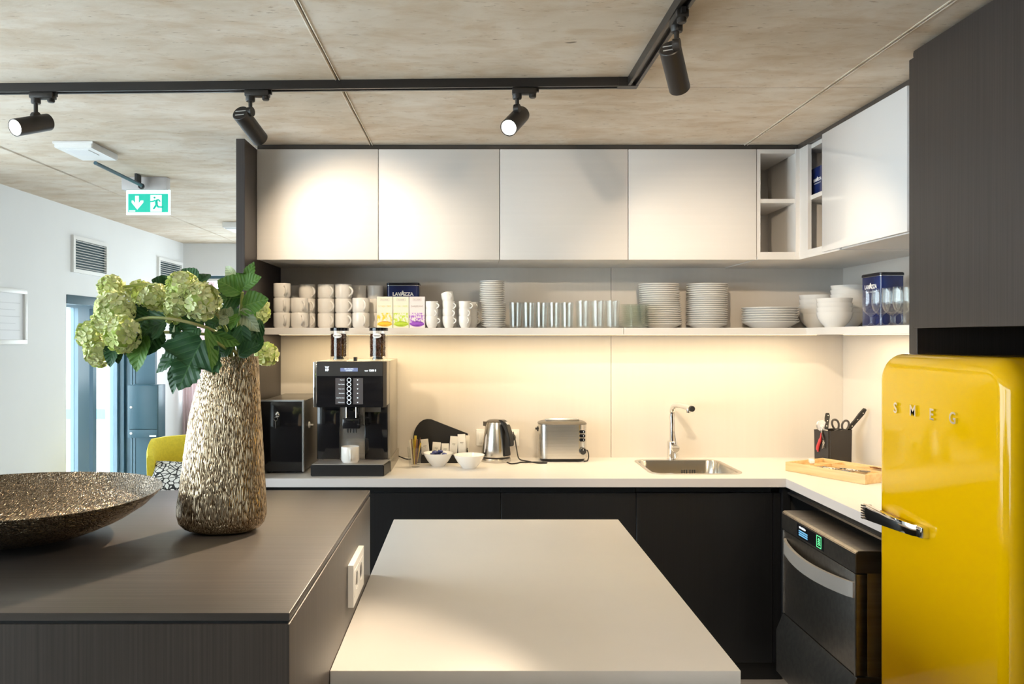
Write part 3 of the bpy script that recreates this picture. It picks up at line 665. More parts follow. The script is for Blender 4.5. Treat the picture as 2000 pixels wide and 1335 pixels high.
def spot(label, stem, along, back, axis, energy, size=58, visible=True):
    """stem: top of the stem under the track; along: direction of the adapter; back: centre of the closed end; axis: aim"""
    stem = Vector(stem); a = Vector(axis).normalized(); back = Vector(back); al = Vector(along).normalized(); L_ = .142; r_ = .0295
    t = thing('track_spotlight', label, 'spotlight', tuple(stem), group='black track spotlights')
    m_ = Matrix.Translation(stem) @ Matrix(((al.x,-al.y,0,0),(al.y,al.x,0,0),(0,0,1,0),(0,0,0,1)))
    mesh('adapter', tf(join(B(-.017,.066,-.016,.016,-.020,.0005,bev=.003), lathe([(0,-.036),(.0145,-.036),(.016,-.033),(.016,-.018),(0,-.018)],20)), m_), M['spot'], t)
    mesh('adapter_knob', tf(lathe([(0,-.032),(.010,-.032),(.0125,-.029),(.0125,-.018),(0,-.018)],14,(.053,0,0)), m_), M['spot'], t)
    mesh('release_tab', tf(B(.066,.074,-.006,.006,-.012,.004), m_), M['spot'], t)
    j = back + a*.038 + Vector((0,0,.022))
    mesh('stem', tube([tuple(stem+Vector((0,0,-.034))), tuple(Vector((stem.x, stem.y, j.z)))], .0068, 12), M['spot'], t)
    q = Matrix.Translation(back) @ a.to_track_quat('Z','Y').to_matrix().to_4x4()
    hd = mesh('head', tf(lathe([(0,0),(r_-.002,0),(r_,.002),(r_,L_),(r_-.0025,L_),(r_-.003,L_-.02),(0,L_-.022)],36), q), M['spot'], t)
    mesh('joint', tf(lathe([(0,-.009),(.016,-.009),(.016,.009),(0,.009)],18), Matrix.Translation(Vector((stem.x,stem.y,j.z))) @ a.to_track_quat('Z','Y').to_matrix().to_4x4() @ Matrix.Rotation(R(90),4,'Y')), M['spot'], t)
    mesh('end_cap', tf(join(B(-.020,.020,.006,.0085,-.0015,.0), B(-.017,.017,-.010,-.0075,-.0015,.0)), q), M['grey_plastic'], hd)
    mesh('trim_ring', tf(lathe([(r_-.0085,L_-.019),(r_-.0032,L_-.019),(r_-.0032,L_-.001),(r_-.0038,L_-.001)],36), q), M['white_plastic'], hd)
    mesh('lens', tf(lathe([(0,L_-.0205),(.0205,L_-.0205),(.019,L_-.016),(0,L_-.014)],28), q), M['bulb'], hd)
    l = bpy.data.lights.new('spot_beam', 'SPOT'); l.energy = energy; l.color = (1.0,.80,.56); l.spot_size = R(size); l.spot_blend = .75; l.shadow_soft_size = .018
    o = bpy.data.objects.new('spot_beam', l); link(o, t)
    o.location = back + a*(L_+.004) - stem; o.rotation_euler = a.to_track_quat('-Z','Y').to_euler()
    return t
zt = ZC - .0308
def at_px(px): # stem position along the long rail for a photo column
    x = X(px, 2.8)
    for _ in range(5): x = X(px, ty(x))
    return (x, ty(x), zt)
spot('black track spotlight with lit lens nearest the glazed entrance', at_px(70), (1,0,0), (X(93,2.87), 2.875, 2.300), (-.35,-.86,-.36), SPOT_W*.8)
spot('black track spotlight above the dark end panel aimed at the cabinets', at_px(489), (1,0,0), (-.7934, 2.80, 2.312), (.26,.866,-.426), SPOT_W, 75)
spot('black track spotlight with glaring lit lens over the wall cabinets', at_px(1010), (1,0,0), (.178, 2.84, 2.318), (-.35,-.77,-.53), SPOT_W*6.5, 52)
spot('large black track spotlight hanging near the corner of the track', (.55, 2.17, zt), (0,-1,0), (.537, 2.19, 2.3186), (.36,.72,-.51), SPOT_W*1.7, 80)
spot('added unseen black track spotlight over the island lighting the back cabinets', (.55, 1.15, zt), (0,-1,0), (.545, 1.17, 2.3186), (-.02,.86,-.34), SPOT_W*1.1, 60)  # lamp added out of view for more light on the back run
spot('added unseen black track spotlight warming the white table', (.55, .80, zt), (0,-1,0), (.55, .82, 2.3186), (-.24,.62,-.75), SPOT_W*0.95, 85)  # lamp added out of view to give the table warm light

# ------------------------------------------------------------------ emergency lamp and exit sign
eb = thing('emergency_lamp', 'white flat emergency lamp box on the ceiling beside the exit sign', 'lamp', (-1.785, 3.78, ZC))
mesh('housing', prism([(-1.87,3.65),(-1.70,3.65),(-1.70,3.92),(-1.87,3.92)], ZC-.030, ZC, 'z', bev=.003), M['white_plastic'], eb)
mesh('window', B(-1.835,-1.735,3.69,3.80,ZC-.0325,ZC-.030), M['print_white'], eb)
mesh('rim', B(-1.875,-1.695,3.645,3.655,ZC-.012,ZC-.002), M['white_plastic'], eb)
dcl = thing('door_arm', 'dark folding metal arm between the lamp box and exit sign', 'arm', (-1.80, 4.2, ZC-.04))
mesh('rod', tube([(-1.80,3.90,ZC-.045),(X(276,4.42),4.42,ZC-.055)], .009, 10), M['teal'], dcl)
mesh('hook', tf(lathe([(.008,-.006),(.016,-.006),(.016,.006),(.008,.006),(.008,-.006)],18), Matrix.Translation((X(276,4.43),4.43,ZC-.058)) @ Matrix.Rotation(R(90),4,'X')), M['rubber'], dcl)
mesh('bracket', B(-1.806,-1.794,4.37,4.43,ZC-.045,ZC), M['rubber'], dcl)
es = thing('exit_sign', 'lit green exit sign with running figure and down arrow', 'sign', (X(285,4.46), 4.5, ZC-.2))
yS = 4.46
mesh('casing', B(X(237,yS),X(325,yS),yS,yS+.06,Z(370,yS),ZC-.001,bev=.003), mat('sign_case', (0.52,0.49,0.48), .4), es)
fr = mesh('glass_plate', B(X(243,yS),X(329,yS),yS+.024,yS+.034,Z(418,yS),Z(369,yS)), M['sign_white'], es)
gx0, gx1, gz0, gz1 = X(247,yS), X(325,yS), Z(413,yS), Z(377,yS)
mesh('green_field', B(gx0,gx1,yS+.022,yS+.0245,gz0,gz1), M['sign_green'], es)
def px2(px, py): return (X(px, yS), Z(py, yS))
mesh('arrow', prism([px2(*q) for q in ((261,381),(268,381),(268,396),(272,390),(277,390),(277,394),(265,408),(254,394),(254,390),(257,390),(261,396))], yS+.020, yS+.022, 'y'), M['sign_white'], es)
mesh('doorway', B(X(291,yS),X(313,yS),yS+.020,yS+.022,Z(412,yS),Z(379,yS)), M['sign_white'], es)
fig = BM()
def limb(a, b, r0, r1): tube([(*px2(*a)[:1], yS+.019, px2(*a)[1]), (px2(*b)[0], yS+.019, px2(*b)[1])], [r0*1.5, r1*1.5], 8, fig)
limb((302,390),(303,398),.0055,.005); limb((303,398),(297,407),.004,.003); limb((303,398),(306,403),.004,.0035); limb((306,403),(314,403),.0035,.0025)
limb((301,389.5),(296,392),.003,.0025); limb((296,392),(290,392.5),.0025,.002); limb((303,389.5),(308,389),.003,.0025); limb((308,389),(310,393),.0025,.002)
lathe([(0,-.0055),(.0045,-.0035),(.0058,0),(.0045,.0035),(0,.0055)], 12, (px2(299,384.5)[0], yS+.019, px2(299,384.5)[1]), fig)
mesh('running_figure', fig, M['sign_green'], es)
mesh('small_print', B(X(249,yS),X(261,yS),yS+.020,yS+.022,Z(411.5,yS),Z(409.5,yS)), M['sign_white'], es)
fl2 = thing('ceiling_lamp', 'small white ceiling lamp box at the far end of the ceiling', 'lamp', (X(450,6.2), 6.25, ZC))
mesh('housing', B(X(434,6.2),X(475,6.2),6.2,6.5,ZC-.045,ZC,bev=.004), M['white_plastic'], fl2)
mesh('diffuser', B(X(438,6.2),X(471,6.2),6.22,6.48,ZC-.052,ZC-.045,bev=.002), M['print_white'], fl2)
# ================================================================== crockery on the long shelf
def cshape(w, h, r, y=0.0, n=9, off=0.0):            # C handle from (off,.,z0) bulging out along +x, closed onto the wall
    return [(off + w*math.sin(math.pi*k/(n-1))**.75, y, -h/2 + h*k/(n-1)) for k in range(n)]
def make_cup(name, label, cat, group, prof, mt, hw, hh, hz_, hr, hoff):
    t = thing(name, label, cat, (0,0,-5), group=group)
    mesh('bowl' if cat == 'cup' else 'body', lathe(prof, 28), mt, t, world=False)
    pts = [(x, y, z + hz_) for x, y, z in cshape(hw, hh, hr, off=hoff)]
    mesh('handle', tube(pts, hr, 8), mt, t, world=False)
    return t
mug_prof = [(0,.004),(.030,.004),(.031,0),(.035,0),(.0375,.006),(.0405,.010),(.0408,.069),(.0400,.0715),(.0378,.0705),(.0372,.012),(0,.010)]
proto = {}
def place(key, maker, loc, rotz, label, tilt=(0,0)):
    if key not in proto:
        proto[key] = maker(); r = proto[key]; r.location = loc; r.rotation_euler = (tilt[0], tilt[1], rotz); r['label'] = label; return r
    return dup(proto[key], loc, (tilt[0], tilt[1], rotz), label)
mk_mug = lambda: make_cup('mug', 'x', 'mug', 'white mugs stacked on the shelf', mug_prof, M['mug'], .026, .046, .036, .0048, .037)
tiers = {3: ('bottom', 'middle', 'top'), 2: ('bottom', 'top')}
cols = [(551,3.895,3,-62,'front column against the dark end panel'),(585,3.895,2,-58,'short front column next to the end-panel column'),
        (600,3.986,3,-45,'column behind the short one by the end panel'),(637,3.978,3,-45,'column behind the left bean hopper'),
        (671,3.97,3,-42,'column right of the one behind the left hopper'),(705,3.897,2,-60,'short front column between the bean hoppers'),
        (575,4.085,3,70,'rear column behind the end-panel column'),(700,4.075,3,75,'rear column behind the short front pair'),
        (733.5,4.075,3,80,'rear column beside the blue coffee tin'),(735,3.984,2,150,'short column beside the yellow tea box')]
for px, y, n, rot, lab in cols:
    for k in range(n):
        place('mug', mk_mug, (X(px,y), y, ZS + .0705*k + .0002), R(rot + random.uniform(-6,6)), '%s white mug in the %s' % (tiers[n][k], lab))
# tea boxes
teas = [(736,767.3,'yellow lemon tea box next to the mugs','LEMON SKY',(0.86,0.62,0.03),(0.62,0.25,0.02)),
        (767.7,798.8,'green tea box between the yellow and purple ones','GREEN ANGEL',(0.55,0.72,0.06),(0.28,0.42,0.01)),
        (799.2,830,'purple darjeeling tea box beside the espresso cups','DARJEELING',(0.36,0.10,0.62),(0.13,0.02,0.26))]
M['card'] = mat('cream_card', (0.84,0.80,0.66), .5, var=.03)
M['card_pink'] = mat('pale_pink_card', (0.84,0.76,0.76), .5, var=.03)
for k, (a, b, lab, txt, c1, c2) in enumerate(teas):
    y = 3.885; x0, x1 = X(a,y)+.0006, X(b,y)-.0006; xm = (x0+x1)/2; zt = ZS+.1495
    t = thing('tea_box', lab, 'tea box', (xm, y+.027, ZS), group='tea boxes')
    mesh('carton', B(x0,x1,y,y+.054,ZS+.0003,zt,bev=.0006,seg=1), M['card_pink' if k==2 else 'card'], t, flat=True)
    m1 = mat('tea_tint', c1, .5, col2=tuple(min(1,v*.35+.55) for v in c1), vscale=(70,70,70), ramp=(.42,.62)); m2 = mat('tea_leaf_print', c2, .45, col2=c1, vscale=(25,25,260), ramp=(.4,.6))
    mw = mat('tea_wash', c1, .5, col2=(0.84,0.80,0.66) if k < 2 else (0.84,0.76,0.76), vscale=(75+22*k,75,48+17*k), ramp=(.40,.56), detail=6)
    mesh('printed_wash', B(x0+.001, x1-.001, y-.0003, y+.0002, ZS+.012, ZS+.072), mw, t)
    mesh('printed_bowl', prism([(xm+(x1-x0)*.45*math.cos(i*math.pi/14), ZS+.019+.013*math.sin(i*math.pi/14)) for i in range(28)], y-.0009, y+.0002, 'y'), m2, t)
    mesh('title', tf(text_bm(txt, .0105 if k else .0115, .0002), Matrix.Translation((xm, y-.0006, ZS+.103))), m1 if k < 2 else M['print_grey'], t)
    mesh('maker_mark', tf(text_bm('Ronnefeldt', .0072, .0002), Matrix.Translation((xm, y-.0006, ZS+.1345))), M['print_grey'], t)
    f = BM(); q = (x1-x0)*.27
    for a_ in ((xm-q,xm+q,ZS+.1395,ZS+.1402),(xm-q,xm+q,ZS+.129,ZS+.1297),(xm-q-.0005,xm-q+.0002,ZS+.129,ZS+.1402),(xm+q-.0002,xm+q+.0005,ZS+.129,ZS+.1402)): box(f, a_[0],a_[1],y-.0006,y+.0002,a_[2],a_[3])
    mesh('mark_border', f, M['print_grey'], t)
# coffee tins
def tin(label, loc, w_, d_, h_, rotz, tilt=0.0):
    t = thing('coffee_tin', label, 'tin', loc, rotz, group='navy coffee tins')
    lz = h_-.014
    bm = loft(BM(), [[(x,y,z) for x,y in rrect(w_,d_,.012,4,0,d_/2)] for z in (0.0003, lz)]); bmesh.ops.recalc_face_normals(bm, faces=bm.faces)
    mesh('body', bm, M['navy'], t, world=False)
    bm = loft(BM(), [[(x,y,z) for x,y in rrect(w_+e_,d_+e_,.012,4,0,d_/2)] for z, e_ in ((lz+.001,.004),(h_-.003,.004),(h_,-.002))]); bmesh.ops.recalc_face_normals(bm, faces=bm.faces)
    mesh('lid', bm, M['navy_dark'], t, world=False)
    bm = loft(BM(), [[(x,y,z) for x,y in rrect(w_+.0045,d_+.0045,.012,4,0,d_/2)] for z in (lz-.0008, lz+.0008)]); bmesh.ops.recalc_face_normals(bm, faces=bm.faces)
    mesh('seam', bm, M['alu'], t, world=False)
    mesh('lettering', tf(text_bm('LAVAZZA', .0235, .0003, .0009), Matrix.Translation((0,-.0006,h_*.745))), M['print_white'], t, world=False)
    mesh('letter_peak', tf(text_bm('A', .034, .0003, .0009), Matrix.Translation((-.001,-.0007,h_*.745+.0038))), M['print_white'], t, world=False)
    mesh('small_lettering', tf(text_bm('TORINO, ITALIA, 1895', .0088, .0002), Matrix.Translation((0,-.0006,h_*.745-.0215))), M['print_white'], t, world=False)
    return t
tin('navy coffee tin standing behind the tea boxes', ((X(755,4.03)+X(819,4.03))/2, 4.03, ZS), .160, .10, .226, 0)
tin('navy coffee tin behind the stemmed glasses on the corner shelf', (1.70, 3.454, ZS), .165, .10, .226, R(-90))
t3 = thing('coffee_tin', 'navy coffee tin lying in the open corner cabinet beside the gloss door', 'tin', (1.535, 3.52, 2.1695), group='navy coffee tins')
bm = loft(BM(), [[(x_, 3.57+(y_), 2.232+z_) for y_, z_ in rrect(.24,.122,.012,5)] for x_ in (1.535,1.66)]); bmesh.ops.recalc_face_normals(bm, faces=bm.faces)
mesh('body', bm, M['navy'], t3)
mesh('lettering', on_left(text_bm('LAVAZZA', .018, .0003, .0008), 1.5345, 3.597, 2.236), M['print_white'], t3)
mesh('letter_peak', on_left(text_bm('A', .026, .0003, .0008), 1.5343, 3.597, 2.239), M['print_white'], t3)
mesh('small_lettering', on_left(text_bm('TORINO, ITALIA, 1895', .0068, .0002), 1.5345, 3.597, 2.221), M['print_white'], t3)
# espresso cups
ep = [(0,.003),(.017,.003),(.018,0),(.020,0),(.0205,.003),(.0262,.014),(.0296,.030),(.0302,.042),(.0298,.0555),(.0286,.0555),(.0286,.042),(.0276,.030),(.024,.015),(.018,.007),(0,.007)]
mk_esp = lambda: make_cup('espresso_cup', 'x', 'cup', 'espresso cups on the shelf', ep, M['porcelain'], .017, .026, .034, .0032, .026)
est = [(843.7,3.887,3,20,'stack beside the purple tea box'),(876.5,3.889,4,35,'middle front stack of espresso cups'),(908,3.887,3,5,'stack nearest the saucers'),
       (860,3.965,2,60,'rear stack behind the tea-box-side cups'),(893,3.965,3,40,'rear stack behind the middle cups'),(922,3.965,3,20,'rear stack next to the saucers')]
for px, y, n, rot, lab in est:
    for k in range(n):
        ti = (0,0)
        if n == 4 and k == 3: ti = (R(4), R(-17))
        lx = X(px,y) + (0 if not ti[1] else .002)
        place('esp', mk_esp, (lx, y, ZS + .0355*k + .0002 + (.006 if ti[1] else 0)), R(-38 + random.uniform(-30,22)), '%s white espresso cup of the %s' % (ORD[k] + ' from the bottom' if True else '', lab), ti)
for o in [o for o in COL.objects if o.name.startswith('espresso_cup')]:
    a, b = o['label'].split(' white espresso cup of the '); o['label'] = 'white espresso cup, %s, %s' % (a, b)
# plates: saucers, dinner plates, large plates, glass saucers
def plate_proto(name, cat, group, r, h, mt):
    pr = [(0,.0025),(r*.56,.0025),(r*.57,0),(r*.62,0),(r*.66,.0025),(r,h),(r-.0006,h+.0024),(r*.97,h+.0024),(r*.64,.0058),(r*.58,.005),(0,.005)]
    return tag(mesh(name, lathe(pr, 44), mt, world=False), 'x', cat, group)
def stack(key, mk, n, base, pitch, lean, fmt, jit=.0012):
    for k in range(n):
        loc = (base[0] + lean[0]*k/n + random.uniform(-jit,jit), base[1] + lean[1]*k/n + random.uniform(-jit,jit), ZS + .0003 + pitch*k)
        if key not in proto:
            o = proto[key] = mk()
        else:
            o = proto[key].copy(); COL.objects.link(o)
        o.location = loc; o.rotation_euler = (0,0,random.uniform(0,6))
        o['label'] = fmt % ORD[k]
mk = lambda: plate_proto('saucer','saucer','saucers stacked on the shelf',.0605,.0125,M['porcelain'])
stack('saucer', mk, 13, (X(964,3.95), 3.95), .00885, (0,0), 'white saucer, %s from the bottom in the saucer stack beside the espresso cups', .0008)
for k in range(13, 25):
    o = proto['saucer'].copy(); COL.objects.link(o); o.location = (X(961,3.95) + random.uniform(-.0008,.0008), 3.95, ZS + .0003 + .00885*k)
    o['label'] = 'white saucer, %s from the bottom in the saucer stack beside the espresso cups' % ORD[k]
mk = lambda: plate_proto('glass_saucer','saucer','green glass saucers on the shelf',.072,.012,M['glass_green'])
stack('glass_saucer', mk, 12, (X(1239,3.93), 3.93), .0090, (0,0), 'clear greenish glass saucer, %s from the bottom of its stack beside the tumblers', .0012)
mk = lambda: plate_proto('dinner_plate','plate','dinner plates on the shelf',.1005,.020,M['porcelain'])
stack('dplate', mk, 20, (X(1293.5,4.035), 4.045), .01035, (-.018,0), 'white dinner plate, %s from the bottom of the stack behind the glass saucers')
stack('dplate', mk, 20, (X(1381,4.035), 4.045), .01035, (.002,0), 'white dinner plate, %s from the bottom of the middle tall plate stack')
mk = lambda: plate_proto('serving_plate','plate','large plates on the shelf',.136,.030,M['porcelain'])
stack('splate', mk, 7, (X(1508,4.0), 4.032), .0115, (0,0), 'large white plate, %s from the bottom of the low stack beside the bowls', .003)
# bowls
bwp = [(0,.004),(.036,.004),(.037,0),(.041,0),(.044,.006),(.060,.022),(.073,.044),(.0775,.062),(.0790,.0705),(.0770,.0705),(.0755,.062),(.070,.045),(.056,.024),(.040,.009),(0,.008)]
mk = lambda: tag(mesh('soup_bowl', lathe(bwp, 40), M['porcelain'], world=False), 'x', 'bowl', 'bowls stacked on the corner shelf')
stack('sbowl', mk, 4, (1.688, 3.772), .0215, (0,0), 'white bowl, %s from the bottom of the front bowl stack on the corner shelf')
stack('sbowl', mk, 5, (1.735, 4.088), .0240, (0,0), 'white bowl, %s from the bottom of the bowl stack beside the large plates')
stack('sbowl', mk, 7, (1.831, 3.945), .0225, (0,0), 'white bowl, %s from the bottom of the tallest bowl stack beside the navy tin')
# tumblers
def tumbler(name, r, h, grp):
    pr = [(0,.0),(r*.80,0),(r*.86,.002),(r,h),(r-.0016,h),(r*.86-.0016,.010),(0,.009)]
    return tag(mesh(name, lathe(pr, 30), M['glass'], world=False), 'x', 'glass', grp)
tr_ = {0:'front row', 1:'second row', 2:'rear row'}
for row, y in enumerate((3.893, 3.965, 4.037)):
    for k, px in enumerate((1006, 1031.5, 1057, 1082.5, 1108)):
        key = 'tum'; lx = X(px, 3.893) + .006*row
        if key not in proto: o = proto[key] = tumbler('tumbler', .0305, .122, 'short tumblers on the shelf')
        else: o = proto[key].copy(); COL.objects.link(o)
        o.location = (lx, y, ZS+.0003); o['label'] = 'clear drinking glass, %s from the saucers in the %s of tumblers' % (ORD[k], tr_[row])
for row, y in enumerate((3.905, 3.985)):
    for k, px in enumerate((1139.5, 1168.5, 1197)):
        key = 'tall'
        if key not in proto: o = proto[key] = tumbler('tall_tumbler', .0335, .131, 'taller tumblers on the shelf')
        else: o = proto[key].copy(); COL.objects.link(o)
        o.location = (X(px, 3.905) + .004*row, y, ZS+.0003); o['label'] = 'taller clear drinking glass, %s from the glass saucers in the %s' % (ORD[2-k], tr_[row])
# stemmed glasses
wp = [(0,.002),(.010,.0025),(.030,.001),(.0305,0),(.0305,.0016),(.012,.006),(.0052,.012),(.0046,.030),(.0058,.042),(.014,.047),(.027,.060),(.0335,.080),(.0345,.098),(.0320,.146),(.0308,.146),(.0332,.098),(.0322,.081),(.026,.062),(.013,.050),(0,.048)]
wl = [(1.628,3.305),(1.628,3.225),(1.628,3.145),(1.628,3.065),(1.705,3.27),(1.705,3.19),(1.705,3.11)]
for k, (x_, y_) in enumerate(wl):
    if 'stem' not in proto: o = proto['stem'] = tag(mesh('stemmed_glass', lathe(wp, 30), M['glass'], world=False), 'x', 'glass', 'stemmed glasses on the corner shelf')
    else: o = proto['stem'].copy(); COL.objects.link(o)
    o.location = (x_, y_, ZS+.0003); o.rotation_euler = (0,0,k)
    o['label'] = 'stemmed glass, %s from the bowls in the %s row before the navy tin' % (ORD[k] if k < 4 else ORD[k-4], 'front' if k < 4 else 'rear')

# ================================================================== on the worktop
# milk cooler
yc = 3.676
mc = thing('milk_cooler', 'black milk cooler with key in its door beside the coffee machine', 'cooler', (-.855, 3.9, ZW))
x0, x1 = X(508,yc), X(593,yc)
mesh('body', B(x0+.001,x1-.001,yc+.022,YB-.02,ZW+.008,1.252,bev=.003), mat('grey_cooler_side', (0.10,0.095,0.09), .3, coat=.2), mc)
dcm = mesh('door', B(x0,x1-.007,yc,yc+.02,ZW+.010,1.248,bev=.002), M['black_gloss'], mc)
mesh('edge_trim', join(B(x1-.0065,x1,yc-.001,yc+.021,ZW+.010,1.256), B(x0,x1-.0068,yc-.001,yc+.021,1.249,1.256)), M['alu'], dcm, flat=True)
kp = P(541, 809, yc)
mesh('lock', tf(lathe([(0,0),(.011,0),(.0125,.003),(.009,.006),(0,.007)],18), Matrix.Translation(kp) @ Matrix.Rotation(R(90),4,'X')), M['chrome'], dcm)
mesh('key_ring', tf(lathe([(.0085+.001*math.cos(a_*math.pi/4), .001*math.sin(a_*math.pi/4)) for a_ in range(9)],20), Matrix.Translation(kp+Vector((-.004,-.006,-.020))) @ Matrix.Rotation(R(90),4,'X')), M['chrome'], dcm)
mesh('key', B(kp.x-.006,kp.x-.003,yc-.007,yc-.005,kp.z-.062,kp.z-.028), M['chrome'], dcm)
for s in (x0+.03, x1-.03):
    for t_ in (yc+.05, YB-.06): mesh('foot', lathe([(0,.0002),(.012,.0002),(.012,.008),(0,.009)],12,(s,t_,ZW)), M['black_plastic'], mc)
mesh('milk_spout', join(tube([(x1-.002,3.80,Z(829,3.8)),(X(612,3.8),3.80,Z(829,3.8))],.004,8), tf(lathe([(0,0),(.016,0),(.013,.006),(0,.007)],14), Matrix.Translation((x1-.001,3.80,Z(829,3.8))) @ Matrix.Rotation(R(90),4,'Y'))), M['white_plastic'], mc)
# coffee machine
ym = 3.62
cm = thing('coffee_machine', 'black bean-to-cup coffee machine with two bean hoppers on the worktop', 'coffee machine', (-.54, 3.85, ZW))
mx0, mx1 = X(619,ym), X(748,ym); zh0, zh1 = Z(795,ym), Z(706,ym)
mesh('rear_housing', B(X(613,ym)+.004, X(757,3.66), 3.77, YB-.03, ZW+.052, 1.432, bev=.004), mat('grey_metal_side', (0.42,0.39,0.34), .35, metal=.6), cm)
mesh('top_housing', B(X(613,ym)+.004, X(756,3.66), 3.645, 3.7695, zh0+.004, 1.432, bev=.004), bpy.data.materials['grey_metal_side'], cm)
fp = mesh('front_panel', prism([(mx0,zh0),(mx1,zh0),(mx1,zh1),(mx0,zh1)], ym, 3.6445, 'y', bev=.002), M['black_gloss'], cm)
mesh('fascia', B(mx0+.001, mx1-.001, ym-.002, ym+.001, Z(734,ym), zh1-.001, bev=.0008, seg=1), mat('charcoal_plastic', (0.028,0.027,0.027), .4), fp)
mesh('chrome_edge', B(X(611.5,ym), mx0-.0004, ym-.001, 3.6445, zh0, zh1, bev=.003), M['chrome'], fp)
mesh('side_bevel', prism([(mx1+.0004,ym+.001),(X(756,3.66),3.6445),(mx1+.0004,3.6445)], zh0, zh1, 'z'), M['black_plastic'], fp)
mesh('display', B(X(665,ym),X(699,ym),ym-.004,ym-.0018,Z(725,ym),Z(718,ym)), M['screen'], fp)
mesh('display_text', join(tf(text_bm('Bitte Getränk', .0072,.0002), Matrix.Translation((X(682,ym),ym-.0046,Z(719.9,ym)))), tf(text_bm('auswählen', .0072,.0002), Matrix.Translation((X(682,ym),ym-.0046,Z(723.3,ym))))), M['lit_white'], fp)
mesh('maker_mark', tf(text_bm('W', .017,.0003,.0004), Matrix.Translation((X(638.8,ym),ym-.0026,Z(717.5,ym)))), M['lit_white'], fp)
mesh('maker_mark', tf(text_bm('MF', .0125,.0003,.0005), Matrix.Translation((X(638.8,ym),ym-.0026,Z(722.5,ym)))), M['lit_white'], fp)
mesh('model_name', tf(text_bm('WMF', .0065,.0003,.0003), Matrix.Translation((X(715.5,ym),ym-.0026,Z(724,ym)))), M['lit_white'], fp)
mesh('model_name', tf(text_bm('1200 S', .0118,.0003,.0005), Matrix.Translation((X(727.5,ym),ym-.0026,Z(723.2,ym)))), M['lit_white'], fp)
pgrey = mat('grey_keypad', (0.075,0.068,0.075), .4)
mesh('key_panel', B(X(655,ym),X(673.5,ym),ym-.001,ym+.001,Z(789,ym),Z(738,ym)), pgrey, fp)
mesh('key_panel', B(X(690,ym),X(709,ym),ym-.001,ym+.001,Z(789,ym),Z(738,ym)), pgrey, fp)
for k, s in enumerate(('Espresso','Café Crème','Cappuccino','Milchkaffee','Latte Macchiato','Milchschaum')):
    py = 741.5 + k*8.75
    mesh('button', tf(lathe([(.0085+.0011*math.cos(a_*math.pi/4), .0011*math.sin(a_*math.pi/4)) for a_ in range(9)],28), Matrix.Translation((X(681.7,ym),ym-.0012,Z(py,ym))) @ Matrix.Rotation(R(90),4,'X')), M['lit_white'], fp)
    mesh('button_label', tf(text_bm(s, .0056,.0002,0,'RIGHT'), Matrix.Translation((X(673,ym),ym-.0014,Z(py,ym)))), M['lit_white'], fp)
    mesh('cup_symbol', prism([(X(698.5,ym)+u*.0001, Z(py,ym)+v*.0001) for u, v in ((-28,22),(28,22),(20,-6 if k<4 else -28),(8,-26),(-8,-26),(-20,-6 if k<4 else -28))], ym-.0016, ym-.0008, 'y'), M['lit_white'], fp)
# lower columns, niche, spout, tray
yl = 3.765
mesh('column', B(X(619,yl-.015),X(663.5,yl-.015),yl-.015,yl+.05,ZW+.055,zh0+.003,bev=.003), M['black_gloss'], cm)
mesh('column', B(X(712.5,yl-.015),X(757,yl-.015),yl-.015,yl+.05,ZW+.055,zh0+.003,bev=.003), M['black_gloss'], cm)
mesh('column_cap', B(X(713,yl-.018),X(744,yl-.018),yl-.019,yl-.0155,Z(803.5,yl),zh0-.001), M['steel_dark'], cm)
mesh('back_plate', B(X(664,yl),X(712,yl),yl+.004,yl+.04,ZW+.055,zh0+.003), M['steel'], cm)
sp = mesh('spout', join(B(X(676,3.70),X(702,3.70),3.67,3.766,Z(814,3.7),zh0-.001,bev=.003), B(X(671,3.69),X(704,3.69),3.655,3.74,Z(835,3.7),Z(815,3.7)-.0005,bev=.004)), M['black_gloss'], cm)
for s in (-.020,-.008,.006,.018): mesh('nozzle', lathe([(0,-.022),(.0028,-.022),(.0042,0),(0,0)],10,(X(687.5,3.69)+s,3.70,Z(835,3.7))), M['black_plastic'], sp)
for s in (X(678,3.69), X(697,3.69)): mesh('guide_rod', tube([(s,3.664,zh0-.001),(s,3.664,Z(814,3.7))],.002,6), M['chrome'], sp)
mesh('side_arm', tube([(X(666,3.7),3.69,Z(829,3.7)),(X(712,3.7),3.69,Z(829,3.7))],.0028,8), M['black_plastic'], sp)
ty0, ty1 = X(606.5,3.608), X(750,3.608)
mesh('drip_tray', prism([(ty0,3.608),(ty1,3.608),(ty1+.018,3.765),(ty0+.012,3.765)], ZW+.0005, ZW+.050, 'z', bev=.003), M['black_plastic'], cm)
dg = mesh('drip_grid', prism([(ty0+.004,3.612),(ty1-.004,3.612),(ty1+.012,3.760),(ty0+.014,3.760)], ZW+.0505, ZW+.053, 'z'), mat('grey_grid', (0.50,0.47,0.45), .4, metal=.5), cm)
mesh('base_side', B(ty1+.019,X(757,3.66),3.74,YB-.03,ZW+.0005,ZW+.0515), bpy.data.materials['grey_metal_side'], cm)
